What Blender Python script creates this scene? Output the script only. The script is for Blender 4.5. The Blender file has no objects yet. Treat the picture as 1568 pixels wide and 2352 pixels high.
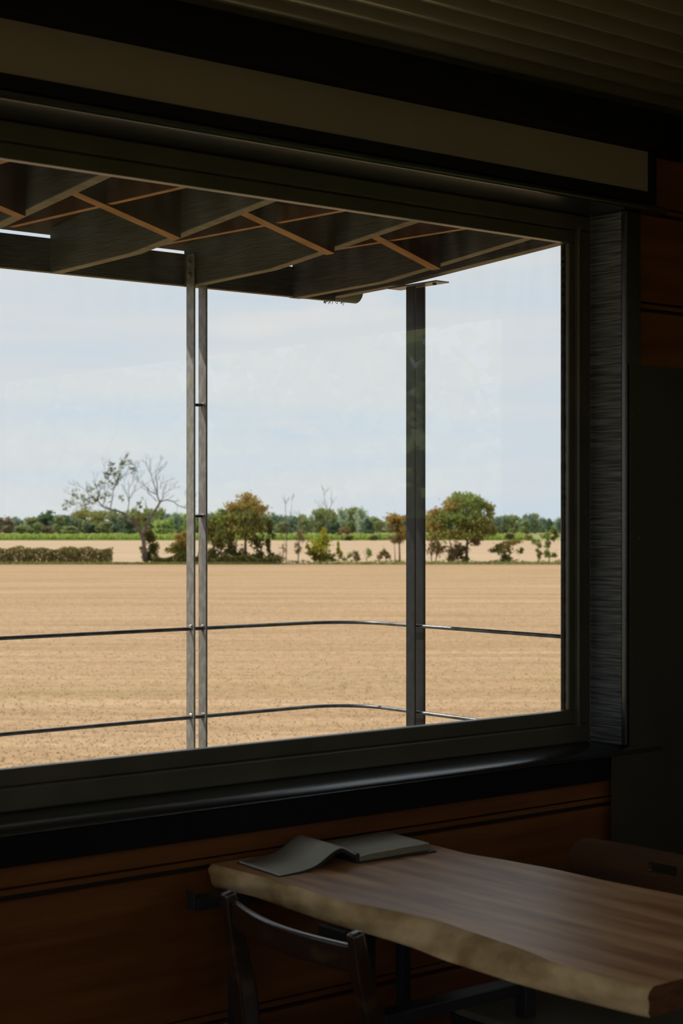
import bpy, bmesh, math, random
import numpy as np
from mathutils import Vector, Matrix

SC = bpy.context.scene
COL = SC.collection
# ------------------------------------------------------------------ camera
# X runs along the window wall, Y points out of the window, Z up, floor at 0
ANG = math.atan2(.774, .633)
CA, SA = math.cos(ANG), math.sin(ANG)
cam = bpy.data.cameras.new('camera')
cam_o = bpy.data.objects.new('camera', cam)
COL.objects.link(cam_o)
cam_o.location = (0, 0, 1.45)
cam_o.rotation_euler = (math.pi / 2, 0, ANG - math.pi / 2)
cam.sensor_fit = 'VERTICAL'
cam.sensor_height = 36
cam.sensor_width = 24
cam.lens = 3891 / 2352 * 36
cam.shift_y = 14 / 2352
cam.clip_start, cam.clip_end = .05, 4000
cam.dof.use_dof = True
cam.dof.focus_distance = 5.3
cam.dof.aperture_fstop = 8.0
SC.camera = cam_o
SC.view_settings.view_transform = 'Standard'
SC.view_settings.look = 'None'
SC.view_settings.gamma = 1
SC.view_settings.use_curve_mapping = False
SC.view_settings.exposure = 0.0
SC.cycles.use_denoising = True
SC.cycles.max_bounces = 12
SC.cycles.transparent_max_bounces = 16
SC.cycles.sample_clamp_indirect = 6

# ------------------------------------------------------------------ sky and sun
W = bpy.data.worlds.new('sky')
SC.world = W
W.use_nodes = True
wn, wl = W.node_tree.nodes, W.node_tree.links
wn.clear()
out = wn.new('ShaderNodeOutputWorld')
bg = wn.new('ShaderNodeBackground')
tc = wn.new('ShaderNodeTexCoord')
mp = wn.new('ShaderNodeMapping')
mp.inputs['Scale'].default_value = (2.2, 2.2, 26)
mp.inputs['Rotation'].default_value = (0.02, -0.015, 0)
nz = wn.new('ShaderNodeTexNoise')
nz.inputs['Scale'].default_value = 1.6
nz.inputs['Detail'].default_value = 5
nz.inputs['Roughness'].default_value = .5
rp = wn.new('ShaderNodeValToRGB')
rp.color_ramp.elements[0].position = .34
rp.color_ramp.elements[0].color = (.61, .705, .79, 1)
rp.color_ramp.elements[1].position = .6
rp.color_ramp.elements[1].color = (.70, .74, .76, 1)
wl.new(tc.outputs['Generated'], mp.inputs['Vector'])
wl.new(mp.outputs['Vector'], nz.inputs['Vector'])
wl.new(nz.outputs['Fac'], rp.inputs['Fac'])
# a few small fair-weather clouds
mp2 = wn.new('ShaderNodeMapping')
mp2.inputs['Scale'].default_value = (7, 7, 22)
mp2.inputs['Location'].default_value = (3.1, .4, .3)
nz2 = wn.new('ShaderNodeTexNoise')
nz2.inputs['Scale'].default_value = 1.3
nz2.inputs['Detail'].default_value = 6
cr2 = wn.new('ShaderNodeValToRGB')
cr2.color_ramp.elements[0].position = .60
cr2.color_ramp.elements[0].color = (0, 0, 0, 1)
cr2.color_ramp.elements[1].position = .72
cr2.color_ramp.elements[1].color = (.75, .75, .75, 1)
mx = wn.new('ShaderNodeMixRGB')
mx.inputs['Color2'].default_value = (.79, .78, .77, 1)
wl.new(tc.outputs['Generated'], mp2.inputs['Vector'])
wl.new(mp2.outputs['Vector'], nz2.inputs['Vector'])
wl.new(nz2.outputs['Fac'], cr2.inputs['Fac'])
wl.new(cr2.outputs['Color'], mx.inputs['Fac'])
wl.new(rp.outputs['Color'], mx.inputs['Color1'])
wl.new(mx.outputs['Color'], bg.inputs['Color'])
bg.inputs['Strength'].default_value = 1.04
wl.new(bg.outputs['Background'], out.inputs['Surface'])

sun = bpy.data.lights.new('sun', 'SUN')
sun.energy = 4.1
sun.angle = math.radians(.6)
sun.color = (1, .94, .84)
sun_o = bpy.data.objects.new('sun', sun)
COL.objects.link(sun_o)
SUN = Vector((-.50, .55, .93)).normalized()
sun_o.rotation_euler = SUN.to_track_quat('Z', 'Y').to_euler()
sun_o.location = SUN * 40

# ------------------------------------------------------------------ materials
MATS = {}


def mat(name, col, rough=.6, spec=.5, col2=None, scale=8, stretch=(1, 1, 1), detail=5, lo=.35, hi=.65,
        bump=0, bscale=None, bstretch=None, metal=0, coat=0, trans=None):
    if name in MATS:
        return MATS[name]
    m = bpy.data.materials.new(name)
    m.use_nodes = True
    n, l = m.node_tree.nodes, m.node_tree.links
    b = n['Principled BSDF']
    b.inputs['Base Color'].default_value = (*col, 1)
    b.inputs['Roughness'].default_value = rough
    b.inputs['Specular IOR Level'].default_value = spec
    b.inputs['Metallic'].default_value = metal
    b.inputs['Coat Weight'].default_value = coat
    b.inputs['Coat Roughness'].default_value = .25
    t = n.new('ShaderNodeTexCoord')

    def noise(sc, st, det):
        mp = n.new('ShaderNodeMapping')
        mp.inputs['Scale'].default_value = st
        nz = n.new('ShaderNodeTexNoise')
        nz.inputs['Scale'].default_value = sc
        nz.inputs['Detail'].default_value = det
        l.new(t.outputs['Object'], mp.inputs['Vector'])
        l.new(mp.outputs['Vector'], nz.inputs['Vector'])
        return nz
    if col2 is not None:
        nz = noise(scale, stretch, detail)
        r = n.new('ShaderNodeValToRGB')
        r.color_ramp.elements[0].position = lo
        r.color_ramp.elements[0].color = (*col, 1)
        r.color_ramp.elements[1].position = hi
        r.color_ramp.elements[1].color = (*col2, 1)
        l.new(nz.outputs['Fac'], r.inputs['Fac'])
        l.new(r.outputs['Color'], b.inputs['Base Color'])
    if bump:
        nb = noise(bscale or scale, bstretch or stretch, 6)
        bp = n.new('ShaderNodeBump')
        bp.inputs['Strength'].default_value = bump
        bp.inputs['Distance'].default_value = .01
        l.new(nb.outputs['Fac'], bp.inputs['Height'])
        l.new(bp.outputs['Normal'], b.inputs['Normal'])
    MATS[name] = m
    return m


def leafmat(name, cols, trans=.45):
    """leaf material: colour varies from leaf to leaf between the given colours"""
    if name in MATS:
        return MATS[name]
    m = bpy.data.materials.new(name)
    m.use_nodes = True
    n, l = m.node_tree.nodes, m.node_tree.links
    n.clear()
    o = n.new('ShaderNodeOutputMaterial')
    g = n.new('ShaderNodeNewGeometry')
    r = n.new('ShaderNodeValToRGB')
    cr = r.color_ramp
    for i, c in enumerate(cols):
        if i < 2:
            e = cr.elements[i]
            e.position = i / (len(cols) - 1)
        else:
            e = cr.elements.new(i / (len(cols) - 1))
        e.color = (*c, 1)
    if len(cols) > 2:
        cr.elements[1].position = 1 / (len(cols) - 1)
        cr.elements[1].color = (*cols[1], 1)
    d = n.new('ShaderNodeBsdfDiffuse')
    tr = n.new('ShaderNodeBsdfTranslucent')
    mxs = n.new('ShaderNodeMixShader')
    mxs.inputs[0].default_value = trans
    l.new(g.outputs['Random Per Island'], r.inputs['Fac'])
    l.new(r.outputs['Color'], d.inputs['Color'])
    l.new(r.outputs['Color'], tr.inputs['Color'])
    l.new(d.outputs[0], mxs.inputs[1])
    l.new(tr.outputs[0], mxs.inputs[2])
    l.new(mxs.outputs[0], o.inputs['Surface'])
    MATS[name] = m
    return m


M_BLACK = mat('black_paint', (.006, .006, .008), .5, .2, (.009, .009, .012), 9, (1, 1, 1), bump=.08, bscale=60)
M_SILL = mat('sill_black_paint', (.014, .015, .018), .24, .9, (.03, .032, .036), 6, (.5, 8, 8), bump=.06, bscale=40)
M_ROUGH = mat('rough_sawn_black_timber', (.07, .075, .08), .55, .5, (.27, .285, .29), 4, (6, 2, 60), lo=.38, hi=.68,
              bump=1.0, bscale=3.5, bstretch=(3, 2, 75))
M_STEEL = mat('olive_brown_steel', (.085, .078, .052), .33, .5, (.11, .10, .07), 7, (1, 1, 1), bump=.08, bscale=30, metal=0)
M_CREAM = mat('cream_panel', (.31, .27, .215), .8, .3, (.345, .30, .24), 3)
M_PINE = mat('orange_pine_boards', (.13, .040, .010), .55, .25, (.24, .088, .021), 2.2, (.8, 4, 9), lo=.3, hi=.7,
             bump=.15, bscale=6, bstretch=(.6, 6, 14))
M_GREEN = mat('dark_green_panel', (.045, .042, .026), .55, .4, (.055, .052, .033), 5)
M_CORR = mat('corrugated_metal_lining', (.46, .435, .31), .24, .9, (.54, .51, .37), 3, metal=.45)
M_FLOOR = mat('dark_floor_boards', (.07, .04, .022), .5, .4, (.10, .06, .03), 3, (1, 8, 1))
M_TABLE = mat('table_slab_top', (.46, .215, .09), .40, .35, (.90, .53, .275), 2.6, (7, .9, 1), lo=.38, hi=.64,
              bump=.10, bscale=5, bstretch=(14, 1.2, 1))
M_WANE = mat('table_slab_live_edge', (.40, .24, .09), .65, .3, (.95, .70, .38), 9, (1, 1, 1.6), lo=.33, hi=.68,
             bump=.5, bscale=14)
M_END = mat('shaded_end_grain', (.13, .055, .022), .7, .2, (.20, .09, .04), 30, (1, 1, 3))  # end grain, darkened further as the near end lies in shade
M_TSTEEL = mat('black_table_steel', (.02, .02, .022), .45, .5, (.03, .03, .032), 12)
M_CHAIR = mat('dark_stained_chair_wood', (.028, .014, .007), .3, .6, (.12, .06, .025), 11, (2, 1.2, 3), lo=.54, hi=.78, bump=.05, coat=1)
M_PLY = mat('dark_brown_plywood', (.06, .025, .010), .33, .5, (.13, .055, .022), 3, (1, 1.2, 26), lo=.3, hi=.7, coat=.3)
M_SEAT = mat('tan_seat', (.13, .12, .08), .7, .3, (.16, .145, .10), 8)
M_PAPER = mat('grey_paper', (.60, .61, .55), .7, .3, (.66, .67, .61), 6)
M_PAGES = mat('page_edges', (.30, .27, .19), .8, .2, (.21, .19, .13), 60, (1, 1, 12))
M_COVER = mat('black_book_cover', (.02, .02, .022), .45, .4)
M_BEAM = mat('black_stained_beam_face', (.040, .041, .043), .55, .4, (.075, .075, .072), 5, (3, 1.5, 22), bump=.35,
             bscale=6, bstretch=(3, 3, 40))
M_EDGE = mat('raw_plywood_edge', (.21, .165, .105), .8, .2, (.30, .24, .16), 14, (1, .6, 30))
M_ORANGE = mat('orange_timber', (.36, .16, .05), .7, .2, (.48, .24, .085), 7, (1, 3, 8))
M_SHADED = mat('shaded_orange_timber', (.07, .022, .010), .8, .2, (.10, .034, .016), 4)  # shaded copy of the orange timber, for joist and blocking faces
M_LINING = mat('dark_roof_lining', (.05, .022, .014), .8, .2, (.075, .034, .02), 4)
M_BAR = mat('galvanised_flat_bar', (.22, .21, .195), .48, .5, (.36, .35, .33), 55, (1, 1, .6), lo=.42, hi=.75,
            bump=.1, bscale=90, metal=.3)
M_DBAR = mat('dark_flat_bar', (.012, .014, .017), .4, .4, (.022, .025, .028), 40, metal=0)
M_RAIL = mat('steel_rail', (.10, .10, .105), .35, .5, (.2, .2, .2), 25, metal=.6)
M_WELD = mat('weld', (.5, .49, .47), .4, .6, metal=.5)
M_GUTTER = mat('green_gutter', (.06, .065, .035), .5, .4)
M_DECK = mat('grey_decking', (.25, .22, .18), .8, .2, (.35, .31, .25), 4, (1, 12, 1))
M_WALL = mat('interior_black_lining', (.03, .028, .025), .8, .2)
M_PALE = mat('interior_pine_lining', (.20, .085, .025), .7, .2, (.26, .12, .04), 3)
M_BARK = mat('grey_bark', (.11, .08, .065), .9, .1, (.18, .14, .12), 3, bump=.3)
M_BARKD = mat('dark_bark', (.10, .075, .045), .9, .1, (.17, .13, .085), 3)

# stubble field: rows run across the line of view, so the texture space is turned with the field
def fieldmat(name, c1, c2, c3, rowscale, near):
    m = bpy.data.materials.new(name)
    m.use_nodes = True
    n, l = m.node_tree.nodes, m.node_tree.links
    b = n['Principled BSDF']
    b.inputs['Roughness'].default_value = 1
    b.inputs['Specular IOR Level'].default_value = .05
    t = n.new('ShaderNodeTexCoord')

    def ns(sc, st, det, rough=.55):
        mp = n.new('ShaderNodeMapping')
        mp.inputs['Scale'].default_value = st
        nz = n.new('ShaderNodeTexNoise')
        nz.inputs['Scale'].default_value = sc
        nz.inputs['Detail'].default_value = det
        nz.inputs['Roughness'].default_value = rough
        l.new(t.outputs['Object'], mp.inputs['Vector'])
        l.new(mp.outputs['Vector'], nz.inputs['Vector'])
        return nz.outputs['Fac']

    def ramp(f, a, ca, bb, cb):
        r = n.new('ShaderNodeValToRGB')
        r.color_ramp.elements[0].position = a
        r.color_ramp.elements[0].color = (*ca, 1)
        r.color_ramp.elements[1].position = bb
        r.color_ramp.elements[1].color = (*cb, 1)
        l.new(f, r.inputs['Fac'])
        return r.outputs['Color']

    def mix(f, a, bb, mode='MIX'):
        x = n.new('ShaderNodeMixRGB')
        x.blend_type = mode
        if isinstance(f, float):
            x.inputs['Fac'].default_value = f
        else:
            l.new(f, x.inputs['Fac'])
        l.new(a, x.inputs['Color1'])
        if isinstance(bb, tuple):
            x.inputs['Color2'].default_value = (*bb, 1)
        else:
            l.new(bb, x.inputs['Color2'])
        return x.outputs['Color']
    base = ramp(ns(rowscale, (.04, 1, 1), 6), .32, c1, .68, c2)
    base = mix(ramp(ns(.11, (.35, 1.6, 1), 5), .52, (0, 0, 0), .74, (.65, .65, .65)), base, c3)
    if near:
        g = ramp(ns(5, (.8, .5, 1), 8, .72), .30, (.72, .71, .68), .70, (1.22, 1.22, 1.22))
        base = mix(.85, base, g, 'MULTIPLY')
        g2 = ramp(ns(1.1, (.12, 1.5, 1), 5, .6), .35, (.80, .79, .77), .65, (1.08, 1.08, 1.08))
        base = mix(.8, base, g2, 'MULTIPLY')
        bp = n.new('ShaderNodeBump')
        bp.inputs['Strength'].default_value = .6
        bp.inputs['Distance'].default_value = .06
        l.new(ns(6, (.6, .6, 1), 6, .7), bp.inputs['Height'])
        l.new(bp.outputs['Normal'], b.inputs['Normal'])
    l.new(base, b.inputs['Base Color'])
    return m


M_FIELD = fieldmat('stubble', (.385, .255, .145), (.48, .33, .20), (.37, .27, .125), .5, True)
M_FIELD2 = fieldmat('far_stubble', (.43, .31, .20), (.49, .355, .235), (.42, .315, .19), .12, False)
M_STRAW = leafmat('straw', [(.33, .23, .11), (.50, .36, .19), (.60, .46, .27)], .2)
M_GRASS = leafmat('green_grass', [(.16, .19, .05), (.28, .30, .09), (.36, .31, .14)], .3)
M_GROUND = mat('dry_ground', (.30, .22, .12), 1, .05, (.24, .22, .10), .4)

# window glass: clear pane, fresnel reflection, a film of dust that is heavier at the head and the edges
mg = bpy.data.materials.new('dusty_glass')
mg.use_nodes = True
n, l = mg.node_tree.nodes, mg.node_tree.links
n.clear()
o = n.new('ShaderNodeOutputMaterial')
tr = n.new('ShaderNodeBsdfTransparent')
gl = n.new('ShaderNodeBsdfGlossy')
gl.inputs['Roughness'].default_value = 0.0
lw = n.new('ShaderNodeLayerWeight')
lw.inputs['Blend'].default_value = .5
pw = n.new('ShaderNodeMath')
pw.operation = 'POWER'
pw.inputs[1].default_value = 5
fr = n.new('ShaderNodeMath')
fr.operation = 'MULTIPLY_ADD'
fr.inputs[1].default_value = .96
fr.inputs[2].default_value = .04
l.new(lw.outputs['Facing'], pw.inputs[0])
l.new(pw.outputs[0], fr.inputs[0])
m1 = n.new('ShaderNodeMixShader')
df = n.new('ShaderNodeBsdfTranslucent')
df.inputs['Color'].default_value = (.75, .8, .9, 1)
m2 = n.new('ShaderNodeMixShader')
t = n.new('ShaderNodeTexCoord')
sx = n.new('ShaderNodeSeparateXYZ')
mr = n.new('ShaderNodeMapRange')
mr.inputs['From Min'].default_value = 1.75
mr.inputs['From Max'].default_value = 2.15
mr.inputs['To Min'].default_value = .0
mr.inputs['To Max'].default_value = 1
mpg = n.new('ShaderNodeMapping')
mpg.inputs['Scale'].default_value = (9, 1, 2.2)
mpg.inputs['Rotation'].default_value = (0, .25, 0)
nzg = n.new('ShaderNodeTexNoise')
nzg.inputs['Scale'].default_value = 2.4
nzg.inputs['Detail'].default_value = 6
rg = n.new('ShaderNodeValToRGB')
rg.color_ramp.elements[0].position = .42
rg.color_ramp.elements[1].position = .75
rg.color_ramp.elements[1].color = (.034, .034, .034, 1)
rg.color_ramp.elements[0].color = (.004, .004, .004, 1)
mu = n.new('ShaderNodeMath')
mu.operation = 'MULTIPLY_ADD'
mu.inputs[2].default_value = .0015
l.new(t.outputs['Object'], sx.inputs[0])
l.new(sx.outputs['Z'], mr.inputs['Value'])
l.new(t.outputs['Object'], mpg.inputs['Vector'])
l.new(mpg.outputs['Vector'], nzg.inputs['Vector'])
l.new(nzg.outputs['Fac'], rg.inputs['Fac'])
l.new(rg.outputs['Color'], mu.inputs[0])
l.new(mr.outputs['Result'], mu.inputs[1])
l.new(fr.outputs[0], m1.inputs[0])
l.new(tr.outputs[0], m1.inputs[1])
l.new(gl.outputs[0], m1.inputs[2])
l.new(mu.outputs[0], m2.inputs[0])
l.new(m1.outputs[0], m2.inputs[1])
l.new(df.outputs[0], m2.inputs[2])
l.new(m2.outputs[0], o.inputs['Surface'])
M_GLASS = mg


# ------------------------------------------------------------------ mesh helpers
class MB:
    def __init__(s):
        s.v, s.f, s.mi, s.sm = [], [], [], []

    def face(s, idx, mi=0, sm=False):
        s.f.append(idx)
        s.mi.append(mi)
        s.sm.append(sm)

    def box(s, x0, x1, y0, y1, z0, z1, mi=0, bottom=None):
        k = len(s.v)
        s.v += [(x0, y0, z0), (x1, y0, z0), (x1, y1, z0), (x0, y1, z0), (x0, y0, z1), (x1, y0, z1), (x1, y1, z1), (x0, y1, z1)]
        for i, q in enumerate(((0, 3, 2, 1), (4, 5, 6, 7), (0, 1, 5, 4), (1, 2, 6, 5), (2, 3, 7, 6), (3, 0, 4, 7))):
            s.face([k + a for a in q], (bottom if (bottom is not None and i == 0) else mi))
        return s

    def prism(s, pts, axis, a, b, mi=0, edge_mi=None):
        """pts: 2D outline (counter-clockwise), extruded along axis from a to b"""
        k, m = len(s.v), len(pts)
        for q in (a, b):
            for (u, w) in pts:
                s.v.append({'x': (q, u, w), 'y': (u, q, w), 'z': (u, w, q)}[axis])
        s.face([k + i for i in range(m)][::-1], mi)
        s.face([k + m + i for i in range(m)], mi)
        for i in range(m):
            j = (i + 1) % m
            e = mi
            if edge_mi is not None and edge_mi(pts[i], pts[j]):
                e = edge_mi(pts[i], pts[j])
            s.face([k + i, k + j, k + m + j, k + m + i], e)
        return s

    def tube(s, pts, rads, sides=8, mi=0, caps=True):
        pts = [Vector(p) for p in pts]
        if not hasattr(rads, '__len__'):
            rads = [rads] * len(pts)
        k = len(s.v)
        up = None
        for i, p in enumerate(pts):
            d = (pts[min(i + 1, len(pts) - 1)] - pts[max(i - 1, 0)]).normalized()
            if up is None:
                up = Vector((0, 0, 1)) if abs(d.z) < .9 else Vector((0, 1, 0))
            a = d.cross(up).normalized()
            up = a.cross(d).normalized()
            for j in range(sides):
                th = 2 * math.pi * j / sides
                s.v.append(tuple(p + (a * math.cos(th) + up * math.sin(th)) * rads[i]))
        for i in range(len(pts) - 1):
            for j in range(sides):
                j2 = (j + 1) % sides
                s.face([k + i * sides + j, k + i * sides + j2, k + (i + 1) * sides + j2, k + (i + 1) * sides + j], mi, True)
        if caps:
            s.face([k + j for j in range(sides)][::-1], mi)
            s.face([k + (len(pts) - 1) * sides + j for j in range(sides)], mi)
        return s

    def sweep(s, pts, sizes, ref=(0, 1, 0), mi=0, sm=False):
        """rectangular section (width along ref, depth across) swept along pts"""
        pts = [Vector(p) for p in pts]
        k = len(s.v)
        rf = Vector(ref)
        for i, p in enumerate(pts):
            d = (pts[min(i + 1, len(pts) - 1)] - pts[max(i - 1, 0)]).normalized()
            a = (rf - d * rf.dot(d)).normalized()
            b = d.cross(a).normalized()
            w, h = sizes[i] if isinstance(sizes, list) else sizes
            for (u, v) in ((-1, -1), (1, -1), (1, 1), (-1, 1)):
                s.v.append(tuple(p + a * u * w / 2 + b * v * h / 2))
        for i in range(len(pts) - 1):
            for j in range(4):
                j2 = (j + 1) % 4
                s.face([k + i * 4 + j, k + i * 4 + j2, k + (i + 1) * 4 + j2, k + (i + 1) * 4 + j], mi, sm)
        s.face([k + 3, k + 2, k + 1, k], mi)
        e = k + (len(pts) - 1) * 4
        s.face([e, e + 1, e + 2, e + 3], mi)
        return s

    def mesh(s, name, mats):
        me = bpy.data.meshes.new(name)
        me.from_pydata(s.v, [], s.f)
        for m in (mats if isinstance(mats, (list, tuple)) else [mats]):
            me.materials.append(m)
        me.polygons.foreach_set('material_index', s.mi)
        me.polygons.foreach_set('use_smooth', s.sm)
        bm = bmesh.new()
        bm.from_mesh(me)
        bmesh.ops.recalc_face_normals(bm, faces=bm.faces)
        bm.to_mesh(me)
        bm.free()
        return me

    def build(s, name, mats, parent=None, bevel=0, seg=2):
        return link(name, s.mesh(name, mats), parent, bevel, seg)


def link(name, me, parent=None, bevel=0, seg=2, loc=None):
    ob = bpy.data.objects.new(name, me)
    COL.objects.link(ob)
    if parent is not None:
        ob.parent = parent
    if loc is not None:
        ob.location = loc
    if bevel:
        b = ob.modifiers.new('bevel', 'BEVEL')
        b.width = bevel
        b.segments = seg
        b.limit_method = 'ANGLE'
        b.angle_limit = .6
        b.harden_normals = False
    return ob


def tag(o, label=None, cat=None, group=None, kind=None):
    if label:
        o['label'] = label
    if cat:
        o['category'] = cat
    if group:
        o['group'] = group
    if kind:
        o['kind'] = kind
    return o


def thing(name, label=None, cat=None, loc=(0, 0, 0), group=None, kind=None, rz=0):
    o = bpy.data.objects.new(name, None)
    COL.objects.link(o)
    o.location = loc
    o.rotation_euler = (0, 0, rz)
    o.empty_display_size = .2
    return tag(o, label, cat, group, kind)


def box(name, dims, m, parent=None, bevel=0, seg=2):
    return MB().box(*dims).build(name, m, parent, bevel, seg)


def struct(o, label=None, cat=None):
    return tag(o, label, cat, kind='structure')


# ------------------------------------------------------------------ the room shell
XL, XR, YB, YF = -1.3, 4.4, -2.8, 2.85      # room
ZC = 2.45                                    # ceiling
OX0, OX1, OZ0, OZ1 = -.30, 3.215, .883, 2.216  # window opening

wf = struct(thing('wall_front', 'window wall of orange pine boards around the wide window', 'wall', (0, YF, 0)))
mb = MB()
T = .14
mb.box(XL - .1, OX0 - .051, 0, T, -.1, ZC + .1)
mb.box(OX1 + .051, XR + .1, 0, T, -.1, ZC + .1)
mb.box(OX0 - .051, OX1 + .051, 0, T, -.1, .8635)
mb.box(OX0 - .051, OX1 + .051, 0, T, 2.2355, ZC + .1)
mb.build('backing', M_WALL, wf)


def board(parent, x0, x1, z0, z1):
    """horizontal board, 20 mm thick, with a bead along its lower edge and open joints"""
    m = MB()
    m.box(x0, x1, -.020, 0, z0 + .022, z1 - .003)
    m.box(x0, x1, -.017, 0, z0 + .006, z0 + .018)
    m.build('board', M_PINE, parent, .0018, 1)


joints = [-.2, .100, .421, .740, 1.04, 1.35, 1.66, 1.975, 2.22, 2.45]
for a, b in zip(joints[:-1], joints[1:]):
    a = max(a, 0)
    if b <= .75:
        board(wf, XL, XR, a, b)
    elif a < .8:
        board(wf, XL, OX0 - .06, a, b)
        board(wf, OX1 + .055, XR, a, b)
        board(wf, OX0 - .06, OX1 + .055, a, .86)
    else:
        board(wf, XL, OX0 - .06, a, b)
        board(wf, OX1 + .055, XR, a, b)

# left wall with a wide window, right wall with a high window, back wall
struct(MB().box(XL - .15, XL, YB, -2.6, -.1, ZC + .1).box(XL - .15, XL, 2.4, YF, -.1, ZC + .1)
       .box(XL - .15, XL, -2.6, 2.4, -.1, .68).box(XL - .15, XL, -2.6, 2.4, 2.40, ZC + .1)
       .build('wall_left', M_PALE), 'pine lined wall with a wide window opposite the table end', 'wall')
struct(MB().box(XR, XR + .15, YB, -2.6, -.1, ZC + .1).box(XR, XR + .15, 1.5, YF, -.1, ZC + .1)
       .box(XR, XR + .15, -2.6, 1.5, -.1, 1.40).box(XR, XR + .15, -2.6, 1.5, 2.25, ZC + .1)
       .build('wall_right', M_PALE), 'pine lined wall with a high window beyond the table', 'wall')
struct(MB().box(XL - .15, -.9, YB - .15, YB, -.1, ZC + .1).box(1.7, XR + .15, YB - .15, YB, -.1, ZC + .1).box(-.9, 1.7, YB - .15, YB, -.1, 1.0)
       .box(-.9, 1.7, YB - .15, YB, 2.3, ZC + .1).build('wall_back', M_PALE),
       'pine lined wall behind the seating', 'wall')
for nm, x0, x1, y0, y1, z0, z1 in (('window_2', XL - .10, XL - .04, -2.6, 2.4, .68, 2.40), ('window_3', XR + .04, XR + .10, -2.6, 1.5, 1.40, 2.25)):
    w = struct(thing(nm, 'plain steel window in the side wall', 'window', (x0, y0, z0)))
    if nm == 'window_3':
        w['label'] = 'high steel window in the wall beyond the table'
    w2 = y1 - y0
    h2 = z1 - z0
    d2 = x1 - x0
    mb = MB().box(0, d2, 0, .05, 0, h2).box(0, d2, w2 - .05, w2, 0, h2).box(0, d2, .05, w2 - .05, 0, .05).box(0, d2, .05, w2 - .05, h2 - .05, h2)
    mb.box(0, d2, w2 / 2 - .02, w2 / 2 + .02, .05, h2 - .05)
    mb.build('window_frame', M_STEEL, w, .003)
    box('glass_pane', (.02, .026, .05, w2 - .05, .05, h2 - .05), M_GLASS, w)

w = struct(thing('fill_window', 'added unseen steel window behind the seating for fill light', 'window', (-.9, YB - .10, 1.0)))  # out of view, added to brighten the boards and ceiling
MB().box(0, 2.6, 0, .06, 0, .05).box(0, 2.6, 0, .06, 1.25, 1.3).box(0, .05, 0, .06, .05, 1.25).box(2.55, 2.6, 0, .06, .05, 1.25).box(1.28, 1.32, 0, .06, .05, 1.25).build('window_frame', M_STEEL, w, .003)
box('glass_pane', (.05, 2.55, .02, .026, .05, 1.25), M_GLASS, w)

fl = struct(thing('floor', 'dark timber floor boards under the table', 'floor', (0, 0, 0)))
y = YB
while y < YF - .01:
    box('floor_board', (XL, XR, y, min(y + .178, YF), -.025, 0), M_FLOOR, fl, .0015, 1)
    y += .18
box('subfloor', (XL - .1, XR + .1, YB, YF, -.1, -.0252), M_WALL, fl)

# corrugated ceiling: ridges run along X
PITCH = .085
mb = MB()
ys = np.arange(YB, YF + .001, PITCH / 12)
k = 0
for i, yy in enumerate(ys):
    zz = ZC + .013 + .013 * math.sin(2 * math.pi * yy / PITCH + .6)
    mb.v += [(XL, yy, zz), (XR, yy, zz)]
    if i:
        mb.face([2 * i - 2, 2 * i - 1, 2 * i + 1, 2 * i], 0, True)
ceil_ = mb.build('ceiling', M_CORR)
struct(ceil_, 'corrugated metal ceiling with ridges running along the window wall', 'ceiling')
sm = ceil_.modifiers.new('thick', 'SOLIDIFY')
sm.thickness = .02
sm.offset = 1
box_roof = box('roof_deck', (XL - .2, XR + .2, YB - .2, YF + .2, ZC + .05, ZC + .12), M_WALL)
struct(box_roof, 'roof deck over the corrugated ceiling', 'roof')

# ------------------------------------------------------------------ window_1 and its trims
win = struct(thing('window_1', 'wide single-pane window in a dark steel frame looking over the field', 'window', (0, 2.933, 0)))
Z0, Z1 = .883, 2.216
fr_ = MB()
fr_.box(OX0, OX1, 0, .07, Z0, Z0 + .047).box(OX0, OX1, 0, .07, Z1 - .039, Z1)
fr_.box(OX0, OX0 + .037, 0, .07, Z0 + .047, Z1 - .039).box(OX1 - .037, OX1, 0, .07, Z0 + .047, Z1 - .039)
fr_.build('window_frame', M_STEEL, win, .004, 3)
for nm, d in (('glazing_bar', (OX0 + .037, OX1 - .037, .012, .036, Z0 + .047, .964)),
              ('glazing_bar', (OX0 + .037, OX1 - .037, .012, .036, 2.145, Z1 - .039)),
              ('glazing_bar', (OX0 + .037, OX0 + .065, .012, .036, .964, 2.145)),
              ('glazing_bar', (OX1 - .037, OX1 - .065, .012, .036, .964, 2.145))):
    box(nm, (min(d[0], d[1]), max(d[0], d[1])) + d[2:], M_STEEL, win, .003, 2)
# raised bead that catches the light inside the frame
bd = MB()
bd.box(OX1 - .046, OX1 - .037, -.004, .014, Z0 + .040, Z1 - .032)
bd.build('frame_bead', M_STEEL, win, .003, 3)
box('glass_pane', (OX0 + .04, OX1 - .04, .0362, .0422, .95, 2.16), M_GLASS, win)
# ragged black sealant along the jamb
rnd = random.Random(4)
mb = MB()
z = .966
k = 0
X0 = OX1 - .0652
prof = []
while z < 2.143:
    prof.append((X0 - (.0012 + .0022 * rnd.random() ** 2), z))
    z += .006 + .01 * rnd.random()
mb.prism([(X0 + .003, .966)] + [(X0 + .003, 2.143)] + prof[::-1], 'y', .026, .0361)
mb.build('sealant', M_BLACK, win)

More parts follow.
